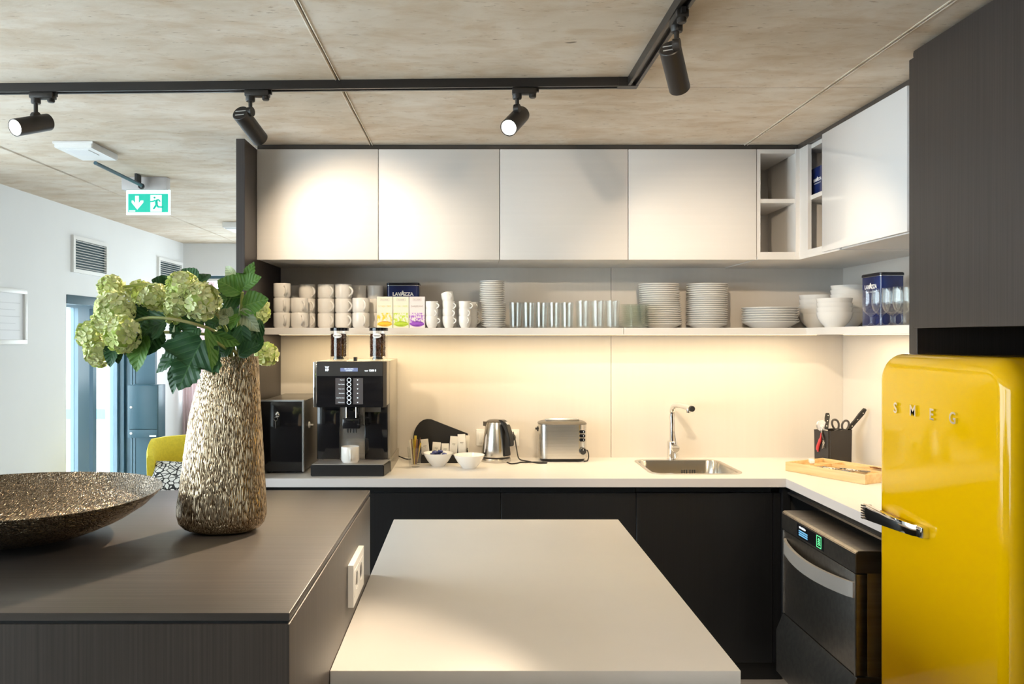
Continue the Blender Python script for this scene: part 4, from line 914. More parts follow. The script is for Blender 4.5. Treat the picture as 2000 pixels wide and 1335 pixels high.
def hopper(px, word, seed):
    yh = 3.735; hx = X(px, yh); zb, zt = 1.434, Z(639.5, yh); r_ = .0425
    hp_ = mesh('bean_hopper', join(lathe([(r_,0),(r_,zt-zb-.016),(r_-.002,zt-zb-.016),(r_-.002,.004),(0,.004),(0,0),(r_,0)],36,(hx,yh,zb))), M['glass'], cm)
    mesh('hopper_foot', lathe([(0,.0042),(.026,.0042),(.020,.016),(.012,.018),(0,.018)],20,(hx-.004,yh,zb)), M['black_plastic'], hp_)
    mesh('hopper_lid', lathe([(0,zt-zb-.015),(r_+.001,zt-zb-.015),(r_+.001,zt-zb-.002),(r_-.002,zt-zb),(0,zt-zb)],36,(hx,yh,zb)), M['black_gloss'], hp_)
    rnd = random.Random(seed); top = (zt-zb)*.80; bb_ = BM()
    ico = BM(); bmesh.ops.create_icosphere(ico, subdivisions=1, radius=1)
    vv = [v.co.copy() for v in ico.verts]; ff = [[v.index for v in f_.verts] for f_ in ico.faces]; ico.free()
    n = 0; spots = []
    for lv_ in range(13):
        zz = zb + .021 + (top-.024)*lv_/12
        for k in range(17): spots.append((.0315, (k + .5*(lv_%2))*2*math.pi/17 + rnd.uniform(-.1,.1), zz + rnd.uniform(-.0012,.0012)))
    for k in range(30): spots.append((rnd.uniform(0,.028), rnd.uniform(0,6.28), zb+top-.002))
    for rr_, an, zz in spots:
        m_ = Matrix.Translation((hx-.004+rr_*math.cos(an), yh+rr_*math.sin(an), zz)) @ Euler((rnd.uniform(0,6),rnd.uniform(0,6),an)).to_matrix().to_4x4() @ Matrix.Diagonal((.0058,.0044,.0034,1))
        nv_ = [bb_.verts.new(m_ @ v) for v in vv]
        for f_ in ff: bb_.faces.new([nv_[i] for i in f_])
    lathe([(0,.019),(.027,.019),(.027,top-.004),(0,top-.004)],20,(hx-.004,yh,zb),bb_)
    bn = mesh('beans', bb_, M['bean'], hp_); bn['kind'] = 'stuff'; bn['label'] = 'dark roasted coffee beans'
    ang = -math.pi/2 - .08; pr = BM(); rings = []
    for k in range(13):
        u = -1 + 2*k/12; hgt = .0105*math.sqrt(max(0, 1-u*u)) + .0002; a_ = ang + u*.5
        rings.append([(hx+(r_+.0006)*math.cos(a_), yh+(r_+.0006)*math.sin(a_), zb+(zt-zb)*.755-hgt), (hx+(r_+.0006)*math.cos(a_), yh+(r_+.0006)*math.sin(a_), zb+(zt-zb)*.755+hgt)])
    vr = [[pr.verts.new(p_) for p_ in rg_] for rg_ in rings]
    for a_, b_ in zip(vr, vr[1:]): pr.faces.new((a_[0], b_[0], b_[1], a_[1]))
    mesh('sticker', pr, M['print_white'], hp_)
    mesh('sticker_text', tf(text_bm(word, .0082,.0002,.0001), Matrix.Translation((hx-.0035,yh-r_-.0018,zb+(zt-zb)*.755))), M['print_dark'], hp_)
hopper(663, 'Café Crème', 1); hopper(739.5, 'Espresso', 2)
mesh('latch', B(X(691,3.68),X(697,3.68),3.67,3.70,1.432,Z(697,3.68)), M['black_plastic'], cm)
mk_mug2 = proto['mug']
r = dup(mk_mug2, (X(684,3.675), 3.675, ZW+.0535), (0,0,R(-80)), 'white mug waiting on the drip tray under the coffee spout'); r['group'] = 'mug on the drip tray'
# stirrer glass
gx, gy = X(810,3.875), 3.875
tag(mesh('stirrer_glass', lathe([(0,0),(.024,0),(.026,.003),(.036,.088),(.0375,.094),(.0362,.094),(.0255,.012),(0,.011)],32,(gx,gy,ZW+.0004)), M['glass'], loc=(gx,gy,ZW)), 'clear tapered glass holding stirrer sachets beside the coffee machine', 'glass')
scol = [mat('stirrer_yellow',(0.72,0.50,0.04),.4), mat('stirrer_brown',(0.16,0.06,0.02),.4), mat('stirrer_cream',(0.80,0.74,0.60),.5)]
sd = [(-.017,-.004,-.026,-.008,.126,2,'cream'),(-.010,.004,-.016,.004,.132,1,'brown'),(-.003,-.008,-.008,-.006,.135,0,'yellow'),(.004,.006,.003,.008,.148,0,'yellow'),(.008,-.007,.012,-.010,.133,1,'brown'),(.015,.001,.026,.002,.138,1,'brown'),(.012,.008,.028,.016,.112,0,'yellow'),(-.012,.012,-.022,.018,.128,2,'cream')]
nm = ('leaning to the coffee machine','second from the coffee machine','at the front of the glass','standing tallest in the middle','just right of the tallest','leaning to the sachet rack','short and leaning to the candy bowl','at the back left of the glass')
for (a_,b_,c_,d_,h_,ci,cn), n_ in zip(sd, nm):
    p0, p1 = Vector((gx+a_*.6,gy+b_*.6,ZW+.0135)), Vector((gx+c_,gy+d_,ZW+h_))
    q_ = (p1-p0).to_track_quat('Z','Y').to_matrix().to_4x4()
    tag(mesh('stirrer_sachet', tf(B(-.0055,.0055,-.0012,.0012,0,(p1-p0).length,bev=.0006,seg=1), Matrix.Translation(p0) @ q_), scol[ci], loc=tuple(p0)), '%s stirrer sachet %s' % (cn, n_), 'sachet', 'stirrer sachets in the glass')
# two small bowls
sbp = [(0,.004),(.026,.004),(.027,0),(.031,0),(.034,.004),(.052,.026),(.066,.050),(.0715,.063),(.0700,.0635),(.0640,.051),(.050,.029),(.030,.009),(0,.008)]
b1 = (-.156, 3.905); b2 = (-.0065, 3.84)
tag(mesh('snack_bowl', lathe(sbp,40), M['porcelain'], loc=(0,0,0), world=False), 'small white bowl filled with blue candies on the worktop', 'bowl', 'small bowls on the worktop').location = (*b1, ZW+.0004)
tag(mesh('snack_bowl', lathe([(r_*1.03,z_) for r_,z_ in sbp],40), M['porcelain'], loc=(0,0,0), world=False), 'small empty white bowl beside the kettle', 'bowl', 'small bowls on the worktop').location = (*b2, ZW+.0004)
rnd = random.Random(4)
cl = [(0,0,.052),(.026,.004,.052),(-.026,.006,.053),(.004,-.026,.052),(-.006,.028,.052),(.010,-.002,.068),(-.016,-.012,.066),(.030,-.020,.057)]
cn = ('in the middle of the lower layer','toward the kettle','toward the stirrer glass','at the front of the bowl','at the back of the bowl','on top of the heap','second on top of the heap','at the front right rim')
for (a_,b_,c_), n_ in zip(cl, cn):
    bm = BM(); bmesh.ops.create_icosphere(bm, subdivisions=2, radius=1)
    for v in bm.verts: v.co *= (1 + .18*noise.noise(v.co*2.2 + Vector((a_*90,b_*90,0))))
    tf(bm, Euler((rnd.uniform(-.4,.4),rnd.uniform(-.4,.4),rnd.uniform(0,3))).to_matrix().to_4x4() @ Matrix.Diagonal((.0165,.0125,.0095,1)))
    o = mesh('candy', bm, M['candy'], world=False); o.location = (b1[0]+a_, b1[1]+b_, ZW+c_)
    tag(o, 'dark blue wrapped candy ' + n_, 'candy', 'candies in the small bowl')
# sachet rack
yq = 4.085
sr = thing('sachet_rack', 'black sachet rack with curved side against the splashback', 'rack', (-.15, 4.03, ZW))
ol = [(807,905),(807,852),(809,842),(813,833),(819,825),(826,820),(834,818),(842,818.5),(914,846.5),(914,905)]
mesh('back_board', prism([(X(a_,yq), max(ZW+.0006, Z(b_,yq))) for a_, b_ in ol], yq, yq+.012, 'y', bev=.0012), M['black'], sr)
rx0, rx1 = X(807,yq), X(914,yq)
mesh('floor_board', B(rx0,rx1,3.985,yq-.0003,ZW+.0006,ZW+.006), M['black'], sr)
mesh('front_lip', B(rx0+.006,rx1-.006,3.985,3.992,ZW+.0063,ZW+.042), M['black'], sr)
for xx in (rx0, rx1-.0055): mesh('side_board', B(xx,xx+.0055,3.985,yq-.0003,ZW+.0063,ZW+.065), M['black'], sr)
m_s = mat('sachet_paper', (0.80,0.76,0.68), .35, var=.04, vscale=(30,30,30), bump=.25, bscale=(60,60,60))
sx_ = [(833,15,857,'leaning beside the stirrer glass',-6),(850,16,863,'second from the stirrer glass',5),(869,14.5,865.5,'in the middle of the rack',1),(884,15.5,851.5,'second from the kettle',4),(903,15,847.5,'tallest, nearest the kettle',-2),(911,8,850,'tucked behind the tallest one',3)]
for k, (px, w_, py, n_, tl) in enumerate(sx_):
    yy = 4.015 + (.035 if k == 5 else 0) + .006*(k%2)
    zt_ = Z(py, yy); zb_ = ZW+.0075; xm = X(px, yy); hw_ = w_/2*yy/F
    bm = BM(); rg_ = []
    for q in range(9):
        t_ = q/8; th = .0008 + .0045*math.sin(math.pi*min(1,max(0,(t_-.08)/.84)))**.6 if .08 < t_ < .92 else .0008
        rg_.append([(-hw_, -th*.35, t_*(zt_-zb_)), (0, -th, t_*(zt_-zb_)), (hw_, -th*.35, t_*(zt_-zb_)), (hw_, th*.35, t_*(zt_-zb_)), (0, th, t_*(zt_-zb_)), (-hw_, th*.35, t_*(zt_-zb_))])
    loft(bm, rg_); bmesh.ops.recalc_face_normals(bm, faces=bm.faces)
    s_ = thing('coffee_sachet', 'cream paper sachet %s' % n_, 'sachet', (xm, yy, zb_), group='paper sachets in the black rack')
    s_.rotation_euler = (R(-4), R(tl), 0)
    mesh('packet', bm, m_s, s_, world=False)
    if k < 5:
        pm = BM(); hh_ = (zt_-zb_)*.68
        for u in (-.0075,-.0035,.0005,.0045): tube([(u,-.0052,hh_-.002),(u+.002,-.0055,hh_+.003),(u+.003,-.0052,hh_-.001)],.0006,4,pm)
        lathe([(0,-.0015),(.0015,0),(0,.0015)],8,(.002,-.0054,hh_-.007),pm)
        mesh('printed_mark', pm, M['print_dark'], s_, world=False)
# wall sockets
ws = thing('wall_socket', 'white triple switch and socket plate on the splashback behind the kettle', 'socket', (X(972,YB), YB, Z(854,YB)))
wx0, wx1, wz0, wz1 = X(930,YB), X(1014,YB), Z(869.5,YB), Z(838,YB)
mesh('frame', B(wx0,wx1,YB-.010,YB-.0003,wz0,wz1,bev=.002), M['white_plastic'], ws)
for k in range(3):
    xm = wx0 + .0405 + k*.0705; zm = (wz0+wz1)/2
    mesh('insert', B(xm-.028,xm+.028,YB-.0135,YB-.0102,zm-.028,zm+.028,bev=.0015), M['white_plastic'], ws)
plg = thing('power_plug', 'black plug pushed into the socket behind the kettle', 'plug', (X(1001,YB), YB-.02, Z(851,YB)))
mesh('plug_body', tf(lathe([(0,.0),(.018,0),(.019,.006),(.012,.03),(0,.034)],18), Matrix.Translation((X(1000,YB),YB-.0138,Z(853,YB))) @ Matrix.Rotation(R(90),4,'X')), M['rubber'], plg)
# kettle
ky = 4.055; kx = X(968.5, ky)
kt = thing('kettle', 'steel electric kettle with black handle on the worktop', 'kettle', (kx, ky, ZW))
mesh('base', lathe([(0,.0004),(.074,.0004),(.075,.003),(.074,.016),(.072,.018),(0,.018)],40,(kx,ky,ZW)), M['steel'], kt)
mesh('base_ring', lathe([(0,.0182),(.070,.0182),(.070,.027),(0,.027)],40,(kx,ky,ZW)), M['black_plastic'], kt)
mesh('body', lathe([(0,.0272),(.0715,.0272),(.0725,.031),(.070,.065),(.064,.110),(.056,.160),(.0505,.192),(.049,.196),(0,.196)],44,(kx,ky,ZW)), M['steel'], kt)
mesh('lid', lathe([(0,.1962),(.0485,.1962),(.047,.200),(.035,.206),(.015,.2085),(0,.209)],40,(kx,ky,ZW)), mat('dark_lid', (0.10,0.085,0.07), .3, metal=.4), kt)
hd = Vector((.74,-.67,0)).normalized()
def kp_(u, z): return Vector((kx,ky,ZW)) + hd*u + Vector((0,0,z))
hn = Vector((-hd.y, hd.x, 0))
def strap(prof, w0): # handle: outline in the (u,z) plane with thickness w0
    bm = BM(); loft(bm, [[kp_(u,z)+hn*s for u,z in prof] for s in (-w0/2, w0/2)]); bmesh.ops.recalc_face_normals(bm, faces=bm.faces)
    bmesh.ops.bevel(bm, geom=list(bm.edges), offset=.003, segments=2, affect='EDGES'); return bm
mesh('handle', strap([(.02,.206),(.045,.2095),(.066,.200),(.084,.176),(.098,.140),(.105,.100),(.104,.084),(.090,.080),(.086,.110),(.078,.140),(.066,.165),(.050,.182),(.030,.196)], .034), M['black_plastic'], kt)
mesh('handle_root', strap([(.046,.190),(.058,.178),(.074,.060),(.078,.034),(.066,.031),(.050,.150)], .05), M['black_plastic'], kt)
mesh('switch', tf(B(-.009,.009,-.008,.008,0,.004,bev=.0015), Matrix.Translation(kp_(.073,.193)) @ Euler((0,R(48),math.atan2(hd.y,hd.x))).to_matrix().to_4x4()), M['grey_plastic'], kt)
wl_ = Vector((-.80,-.60,0)).normalized()
gm = BM()
for z_, r_ in ((.055,.0712),(.075,.0690),(.095,.0664),(.118,.0631),(.135,.0602)): pass
rings = []
for k in range(9):
    z_ = .050+.011*k; r_ = .0722 - (z_-.031)*(.0722-.0505)/.161 + .0016; c_ = Vector((kx,ky,ZW+z_)); hw_ = .008*math.sin(math.pi*(k+.6)/9.2)**.5
    t_ = Vector((-wl_.y, wl_.x, 0)); rings.append([c_+wl_*r_-t_*hw_, c_+wl_*(r_+.003), c_+wl_*r_+t_*hw_, c_+wl_*(r_-.006)])
loft(gm, rings); bmesh.ops.recalc_face_normals(gm, faces=gm.faces)
mesh('water_gauge', gm, M['grey_plastic'], kt)
mesh('spout', prism([(kx-.047,ky-.020),(kx-.064,ky),(kx-.047,ky+.020)], ZW+.176, ZW+.198, 'z'), M['steel'], kt)
# toaster
tx0, tx1, tyf, tyb, tz0, tz1 = X(1053,4.03), X(1147,4.03), 4.02, 4.155, ZW+.016, Z(829,4.03)
to = thing('toaster', 'brushed steel long-slot toaster on the worktop', 'toaster', ((tx0+tx1)/2, 4.09, ZW))
def tring(ins, z_, r_=.045): return [(x,y,z_) for x,y in rrect(tx1-tx0-2*ins, tyb-tyf-2*ins, r_, 8, (tx0+tx1)/2, (tyf+tyb)/2)]
def solid(rg_): 
    bm = loft(BM(), rg_); bmesh.ops.recalc_face_normals(bm, faces=bm.faces); return bm
mesh('body', solid([tring(0,tz0), tring(0,tz1)]), M['steel'], to)
mesh('base', solid([tring(.012,ZW+.0005), tring(.004,tz0-.0003)]), M['black_plastic'], to)
mesh('top', solid([tring(-.002,tz1+.0003,.047), tring(-.001,tz1+.006,.046), tring(.008,tz1+.012,.042), tring(.016,tz1+.014,.036)]), mat('toaster_top', (0.16,0.14,0.115), .35, metal=.5), to)
xm, yy = (tx0+tx1)/2, (tyf+tyb)/2
mesh('slot_guard', join(B(xm-.085,xm+.085,yy-.024,yy-.018,tz1+.014,tz1+.024,bev=.0015), B(xm-.085,xm+.085,yy+.018,yy+.024,tz1+.014,tz1+.024,bev=.0015), B(xm-.085,xm-.079,yy-.0175,yy+.0175,tz1+.014,tz1+.024), B(xm+.079,xm+.085,yy-.0175,yy+.0175,tz1+.014,tz1+.024)), M['alu'], to)
mesh('slot', B(xm-.075,xm+.075,yy-.014,yy+.014,tz1+.0141,tz1+.0150), M['print_dark'], to)
mesh('lever', join(B(tx0-.014,tx0-.0005,yy-.010,yy+.010,Z(840,4.05),Z(836,4.05),bev=.002), B(tx0-.006,tx0-.0005,yy-.004,yy+.004,Z(843,4.05),Z(834,4.05))), M['black_plastic'], to)
for k in range(3):
    py = 842.8 + 7.9*k; q = P(1137.5, py, tyf)
    b_ = mesh('button', prism(rrect(.028,.0155,.0075,6,q.x,q.z), tyf-.003, tyf+.002, 'y'), M['black_gloss'], to)
    mesh('button_mark', tf(lathe([(0,0),(.0022,0),(.0022,.0006),(0,.0006)],10), Matrix.Translation((q.x+.005,tyf-.0031,q.z)) @ Matrix.Rotation(R(90),4,'X')), M['print_white'], b_)
q = P(1138.5, 880.5, tyf)
kn = mesh('browning_knob', tf(lathe([(0,-.002),(.0175,-.002),(.018,.004),(.015,.012),(0,.012)],28), Matrix.Translation(q) @ Matrix.Rotation(R(90),4,'X')), M['black_gloss'], to)
mesh('knob_mark', B(q.x-.0008,q.x+.0008,tyf-.0128,tyf-.012,q.z+.004,q.z+.013), M['print_white'], kn)
# cables
def cable(label, pts, r_=.0032):
    tag(mesh('power_cable', tube(smooth_path(pts, 7), r_, 8), M['rubber'], loc=tuple(pts[0])), label, 'cable')
zc_ = ZW+.0036
cable('black cable from the socket plug curving down behind the toaster', [(X(1002,4.13),4.13,Z(843,4.13)),(X(1006,4.10),4.10,Z(858,4.1)),(X(1009,4.08),4.08,Z(876,4.08)),(X(1014,4.03),4.03,zc_+.012),(X(1030,3.98),3.98,zc_+.008),(X(1050,3.97),3.97,zc_),(X(1068,3.975),3.975,zc_),(X(1060,4.0),4.0,zc_)])
cable('black kettle cable looping across the worktop', [(X(990,3.965),3.965,ZW+.008),(X(998,3.95),3.95,zc_),(X(1008,3.96),3.96,zc_),(X(1018,3.995),3.995,zc_),(X(1034,4.0),4.0,zc_),(X(1050,3.998),3.998,zc_),(X(1062,3.994),3.994,zc_)])
cable('black toaster cable looping at its right end', [(tx1+.001,4.09,ZW+.050),(tx1+.010,4.085,ZW+.046),(tx1+.012,4.07,ZW+.022),(tx1+.004,4.05,zc_),(tx1-.015,4.03,zc_)])
cable('black cable on the worktop beside the coffee machine', [(X(776,4.14),4.14,zc_+.012),(X(786,4.12),4.12,zc_+.004),(X(795,4.10),4.10,zc_),(X(806,4.11),4.11,zc_)])
cable('thin black lead hanging behind the milk cooler', [(-.735,4.10,ZW+.07),(-.733,4.06,ZW+.03),(-.731,4.0,zc_),(-.732,3.93,zc_)])

# bamboo tray with cutlery
A_, B_, C_ = Vector((1.4585,3.766)), Vector((1.652,3.403)), Vector((1.716,3.920))
ux_ = (B_-A_).normalized(); uy_ = Vector((-ux_.y, ux_.x))
if uy_.dot(C_-A_) < 0: uy_ = -uy_
tl_, tw_ = (B_-A_).length, .255
ang = math.atan2(ux_.y, ux_.x)
bt = thing('bamboo_tray', 'light bamboo tray with compartments on the worktop by the refrigerator', 'tray', (A_.x, A_.y, ZW+.0004), ang)
th = .009; th2 = .041
mesh('tray_floor', B(th,tl_-th,th,tw_-th,.002,.0225), M['bamboo'], bt, world=False)
mesh('wall', B(0,tl_,0,th,0,th2,bev=.001), M['bamboo'], bt, world=False)
mesh('wall', B(0,tl_,tw_-th,tw_,0,th2,bev=.001), M['bamboo'], bt, world=False)
mesh('wall', B(0,th,th,tw_-th,0,th2,bev=.001), M['bamboo'], bt, world=False)
mesh('wall', B(tl_-th,tl_,th,tw_-th,0,th2,bev=.001), M['bamboo'], bt, world=False)
mesh('divider', B(.110,.116,th,tw_-th,.0227,.036), M['bamboo'], bt, world=False)
mesh('divider', B(.116,tl_-th,.165,.171,.0227,.036), M['bamboo'], bt, world=False)
def tray_at(u, v, z): return Vector((A_.x,A_.y,ZW)) + Vector((ux_.x*u+uy_.x*v, ux_.y*u+uy_.y*v, z))
o = mesh('soap_block', tf(B(-.022,.022,-.011,.011,0,.020,bev=.005,seg=3), Matrix.Rotation(.2,4,'Z')), M['white_plastic'], world=False); o.location = tray_at(.055,.11,.034); o.rotation_euler=(0,0,ang-.9)
tag(o, 'small white block resting in the tray compartment toward the sink', 'block')
tag(mesh('block_stand', B(-.02,.02,-.012,.012,0,.0108), M['bamboo'], world=False), 'small wooden wedge under the white block in the tray', 'wedge'); bpy.data.objects['block_stand'].location = tray_at(.055,.11,.0228); bpy.data.objects['block_stand'].rotation_euler=(0,0,ang-.9)
def cutlery(kind, label, u, v, z, rot, hm, tm, tilt=0.0):
    z += .0155
    t = thing(kind, label, kind.split('_')[-1], tuple(tray_at(u,v,z)), ang+rot, group='cutlery in the bamboo tray')
    t.rotation_euler = (0, tilt, ang+rot)
    hl = .085
    bm = BM(); loft(bm, [[(x_, s*w_, zz) for s, zz in ((-1,0),(1,0),(1,.004),(-1,.004))] for x_, w_ in ((0,.003),(.01,.0055),(hl*.6,.006),(hl,.0035))]); bmesh.ops.recalc_face_normals(bm, faces=bm.faces)
    mesh('handle', bm, hm, t, world=False)
    bm = BM()
    if kind.endswith('spoon'):
        rg_ = []
        for k in range(10):
            a_ = math.pi*k/9; w_ = .002 + .0145*math.sin(a_)**.8; d_ = .006*math.sin(a_)
            rg_.append([(hl+.001+.03+.024*-math.cos(a_), s*w_, .003-d_*(1-s*s)+.001) for s in (-1,-.5,0,.5,1)])
        loft(bm, rg_, False, False, closed=False); bmesh.ops.solidify(bm, geom=list(bm.faces), thickness=.001)
        tube([(hl-.004,0,.003),(hl+.010,0,.003)],.0022,6,bm)
    elif kind.endswith('fork'):
        box(bm, hl-.002, hl+.03, -.008, .008, .001, .0028)
        for k in range(4): box(bm, hl+.03, hl+.068, -.008+k*.0047, -.0062+k*.0047, .001, .0028)
    else:
        prism([(hl-.002,-.004),(hl+.07,-.009),(hl+.085,-.004),(hl+.088,.004),(hl-.002,.005)], .001, .0024, 'z', bm)
    mesh('head', bm, tm, t, world=False)
    return t
tmn = mat('handle_pattern', (0.75,0.75,0.73), .4, col2=(0.03,0.03,0.03), vscale=(110,110,110), ramp=(.52,.55))
cutlery('table_spoon','steel spoon lying across the middle of the bamboo tray',.235,.045,.0085,.25,M['steel'],M['steel'])
cutlery('table_knife','steel table knife along the near side of the tray',.19,.026,.0085,-.02,tmn,M['steel'])
cutlery('table_fork','fork with patterned black and white handle in the tray',.130,.055,.0150,.12,tmn,M['steel'])
cutlery('table_knife','table knife with black speckled handle beside the fork in the tray',.140,.080,.0150,-.10,tmn,M['steel'])
cutlery('table_spoon','spoon with speckled handle toward the refrigerator in the tray',.205,.110,.0155,.12,tmn,M['steel'])
cutlery('table_fork','steel fork lying across the tray beneath the wooden spoon',.165,.130,.0085,.06,M['steel'],M['steel'])
cutlery('wooden_spoon','short wooden spoon leaning on the back of the tray',.19,.200,.0200,.30,M['bamboo'],mat('dark_wood',(0.30,0.14,0.05),.5))
cutlery('table_spoon','steel spoon in the rear compartment of the tray',.13,.215,.0085,-.05,M['steel'],M['steel'])
# knife holder
kc0 = Vector((X(1620,3.882), 3.882)); kr = Vector((X(1666,3.935), 3.935)); kl = Vector((X(1588,3.955), 3.955))
kh = thing('knife_holder', 'black plastic utensil holder with knives and scissors in the corner', 'holder', (kc0.x, kc0.y, ZW))
u_ = (kr-kc0); v_ = (kl-kc0); kfar = kr + v_
ht = Z(840.5, 3.90)-ZW
def quad(s, z_): 
    c_ = (kc0+kr+kl+kfar)/4
    return [((c_ + (p-c_)*s).x, (c_ + (p-c_)*s).y, z_) for p in (kc0, kr, kfar, kl)]
bm = loft(BM(), [quad(.97,ZW+.0006), quad(1.0,ZW+ht), quad(.94,ZW+ht), quad(.90,ZW+.006)], True, True); bmesh.ops.recalc_face_normals(bm, faces=bm.faces)
bmesh.ops.bevel(bm, geom=[e_ for e_ in bm.edges if abs(e_.verts[0].co.z-e_.verts[1].co.z) > .05], offset=.006, segments=3, affect='EDGES')
mesh('box', bm, mat('brown_black_plastic', (0.028,0.022,0.017), .35), kh)
def knife(label, p0, p1, flat_dir, blade=.10):
    p0, p1 = Vector(p0), Vector(p1); d = (p1-p0).normalized(); L_ = (p1-p0).length
    t = thing('kitchen_knife', label, 'knife', tuple(p0), group='knives in the utensil holder')
    w_ = Vector(flat_dir); w_ = (w_ - d*w_.dot(d)).normalized(); n_ = d.cross(w_)
    m_ = Matrix(((w_.x,n_.x,d.x,p0.x),(w_.y,n_.y,d.y,p0.y),(w_.z,n_.z,d.z,p0.z),(0,0,0,1)))
    h_ = mesh('handle', tf(prism([(-.008,0),(.010,0),(.009,L_*.3),(.010,L_*.8),(.004,L_),(-.010,L_*.97),(-.011,L_*.7),(-.008,L_*.4)], -.007, .007, 'y', bev=.0015), m_), M['black_plastic'], t)
    for f_ in (.18,.5,.82): mesh('rivet', tf(lathe([(0,0),(.0026,0),(.0026,.0165),(0,.0165)],10), m_ @ Matrix.Translation((0,.00825,L_*f_)) @ Matrix.Rotation(R(90),4,'X')), M['chrome'], h_)
    mesh('blade', tf(prism([(-.007,-.0005),(.010,-.0005),(.012,-blade*.4),(-.006,-blade)], -.001, .001, 'y'), m_), M['steel'], t)
kc_ = (kc0+kr+kl+kfar)/4
def inner(fu, fv, z_): p = kc0 + u_*fu + v_*fv; return (p.x, p.y, z_)
zr = ZW + ht
e1 = P(1691, 798, 3.895); s1_ = inner(.93,.16,zr+.004)
knife('large kitchen knife leaning out toward the refrigerator', s1_, tuple(e1), (1,0,-.3), .085)
knife('upright kitchen knife beside the pizza cutter', inner(.16,.45,zr+.004), tuple(P(1617,806,3.945)), (1,0,.2), .10)
sc_ = thing('scissors', 'pair of black-handled scissors standing in the utensil holder', 'scissors', inner(.45,.4,zr))
for s, px, py in ((-1,1632,829),(1,1651,831)):
    cc = P(px, py, 3.935); rg_ = []
    for k in range(20):
        a_ = 2*math.pi*k/20; rg_.append(Vector((cc.x + (.016+.003*math.sin(a_))*math.cos(a_) + s*.004*math.sin(a_), cc.y, cc.z + .025*math.sin(a_))))
    bm = BM(); pts = rg_ + [rg_[0], rg_[1]]
    tube(pts, .005, 8, bm)
    mesh('finger_loop', bm, mat('grey_black_grip', (0.07,0.06,0.055), .4) if s < 0 else bpy.data.materials['grey_black_grip'], sc_)
    pc = Vector(inner(.45,.4,zr)); mesh('blade', tube([tuple(cc+Vector((-s*.010,0,-.024))), tuple(pc+Vector((s*.002,0,-.012))), tuple(pc+Vector((s*.004,0,-.085)))], [.0048,.004,.002], 6), M['steel'], sc_)
zp = Vector(inner(.06,.62,zr))
pcq = P(1605, 831, 3.925)
pz = thing('pizza_cutter', 'round white pizza cutter wheel standing in the utensil holder', 'cutter', tuple(pcq + Vector((0,0,-.06))))
mesh('wheel', tf(lathe([(0,-.001),(.022,-.001),(.0265,0),(.022,.001),(0,.001)],30), Matrix.Translation(pcq) @ Matrix.Rotation(R(82),4,'X')), mat('polished_wheel', (0.75,0.76,0.80), .2, metal=.7), pz)
mesh('hub', tf(lathe([(0,-.004),(.008,-.004),(.008,.004),(0,.004)],16), Matrix.Translation(pcq) @ Matrix.Rotation(R(82),4,'X')), M['white_plastic'], pz)
mesh('fork', tube([tuple(pcq+Vector((0,-.005,0))), tuple(pcq+Vector((.006,0,-.03))), tuple(pcq+Vector((.010,.008,-.075)))], .0035, 8), M['white_plastic'], pz)
nf = Vector((v_.y, -v_.x)).normalized(); 
if nf.dot(kc0-kc_) < 0: nf = -nf
hk = kc0 + v_*.42 + nf*.006
cs = thing('corkscrew', 'red-handled corkscrew hanging on the side of the utensil holder', 'corkscrew', (hk.x, hk.y, zr-.10))
mesh('hook', tube(smooth_path([(hk.x,hk.y,zr-.02),(hk.x,hk.y,zr+.003),(hk.x-nf.x*.008,hk.y-nf.y*.008,zr+.005)],4),.003,8), M['alu'], cs)
vv_ = v_.normalized()
mesh('handle', tube(smooth_path([(hk.x,hk.y,zr-.012),(hk.x+vv_.x*.008,hk.y+vv_.y*.008,zr-.045),(hk.x+vv_.x*.022,hk.y+vv_.y*.022,zr-.085),(hk.x+vv_.x*.020,hk.y+vv_.y*.020,zr-.105)],5),[.0045]*5+[.0075]*8+[.004]*3,10), M['red'], cs)
hx_ = [(hk.x-vv_.x*.012+.004*math.cos(k*.8)+nf.x*.004, hk.y-vv_.y*.012+nf.y*.004+.004*math.sin(k*.8), zr-.045-.0011*k) for k in range(36)]
mesh('spiral', tube(hx_,.0015,6), M['steel_dark'], cs)
mesh('arm', tube([(hk.x,hk.y,zr-.012),(hk.x-vv_.x*.012+nf.x*.004,hk.y-vv_.y*.012+nf.y*.004,zr-.045)],.004,8), M['black_plastic'], cs)
# ================================================================== vase, metal bowl
yv = 1.68
prof_l = [(382,1036),(362,1030),(350,1019),(346,1003),(347,985),(353,947),(361,880),(370,815),(381,765),(396,725),(410,703),(418,695)]
prof_r = [(488,1036),(506,1030),(515,1020),(519.5,1005),(519.5,985),(518,955),(514.5,891),(511,830),(508,782),(506,735),(505,708),(504,695)]
def interp(tab, n):
    out = []
    for k in range(n):
        t = k/(n-1)*(len(tab)-1); i = min(int(t), len(tab)-2); f_ = t-i
        out.append(tuple(tab[i][q]*(1-f_)+tab[i+1][q]*f_ for q in (0,1)))
    for _ in range(2): out = [out[0]] + [tuple((out[i-1][q]+2*out[i][q]+out[i+1][q])/4 for q in (0,1)) for i in range(1,n-1)] + [out[-1]]
    return out
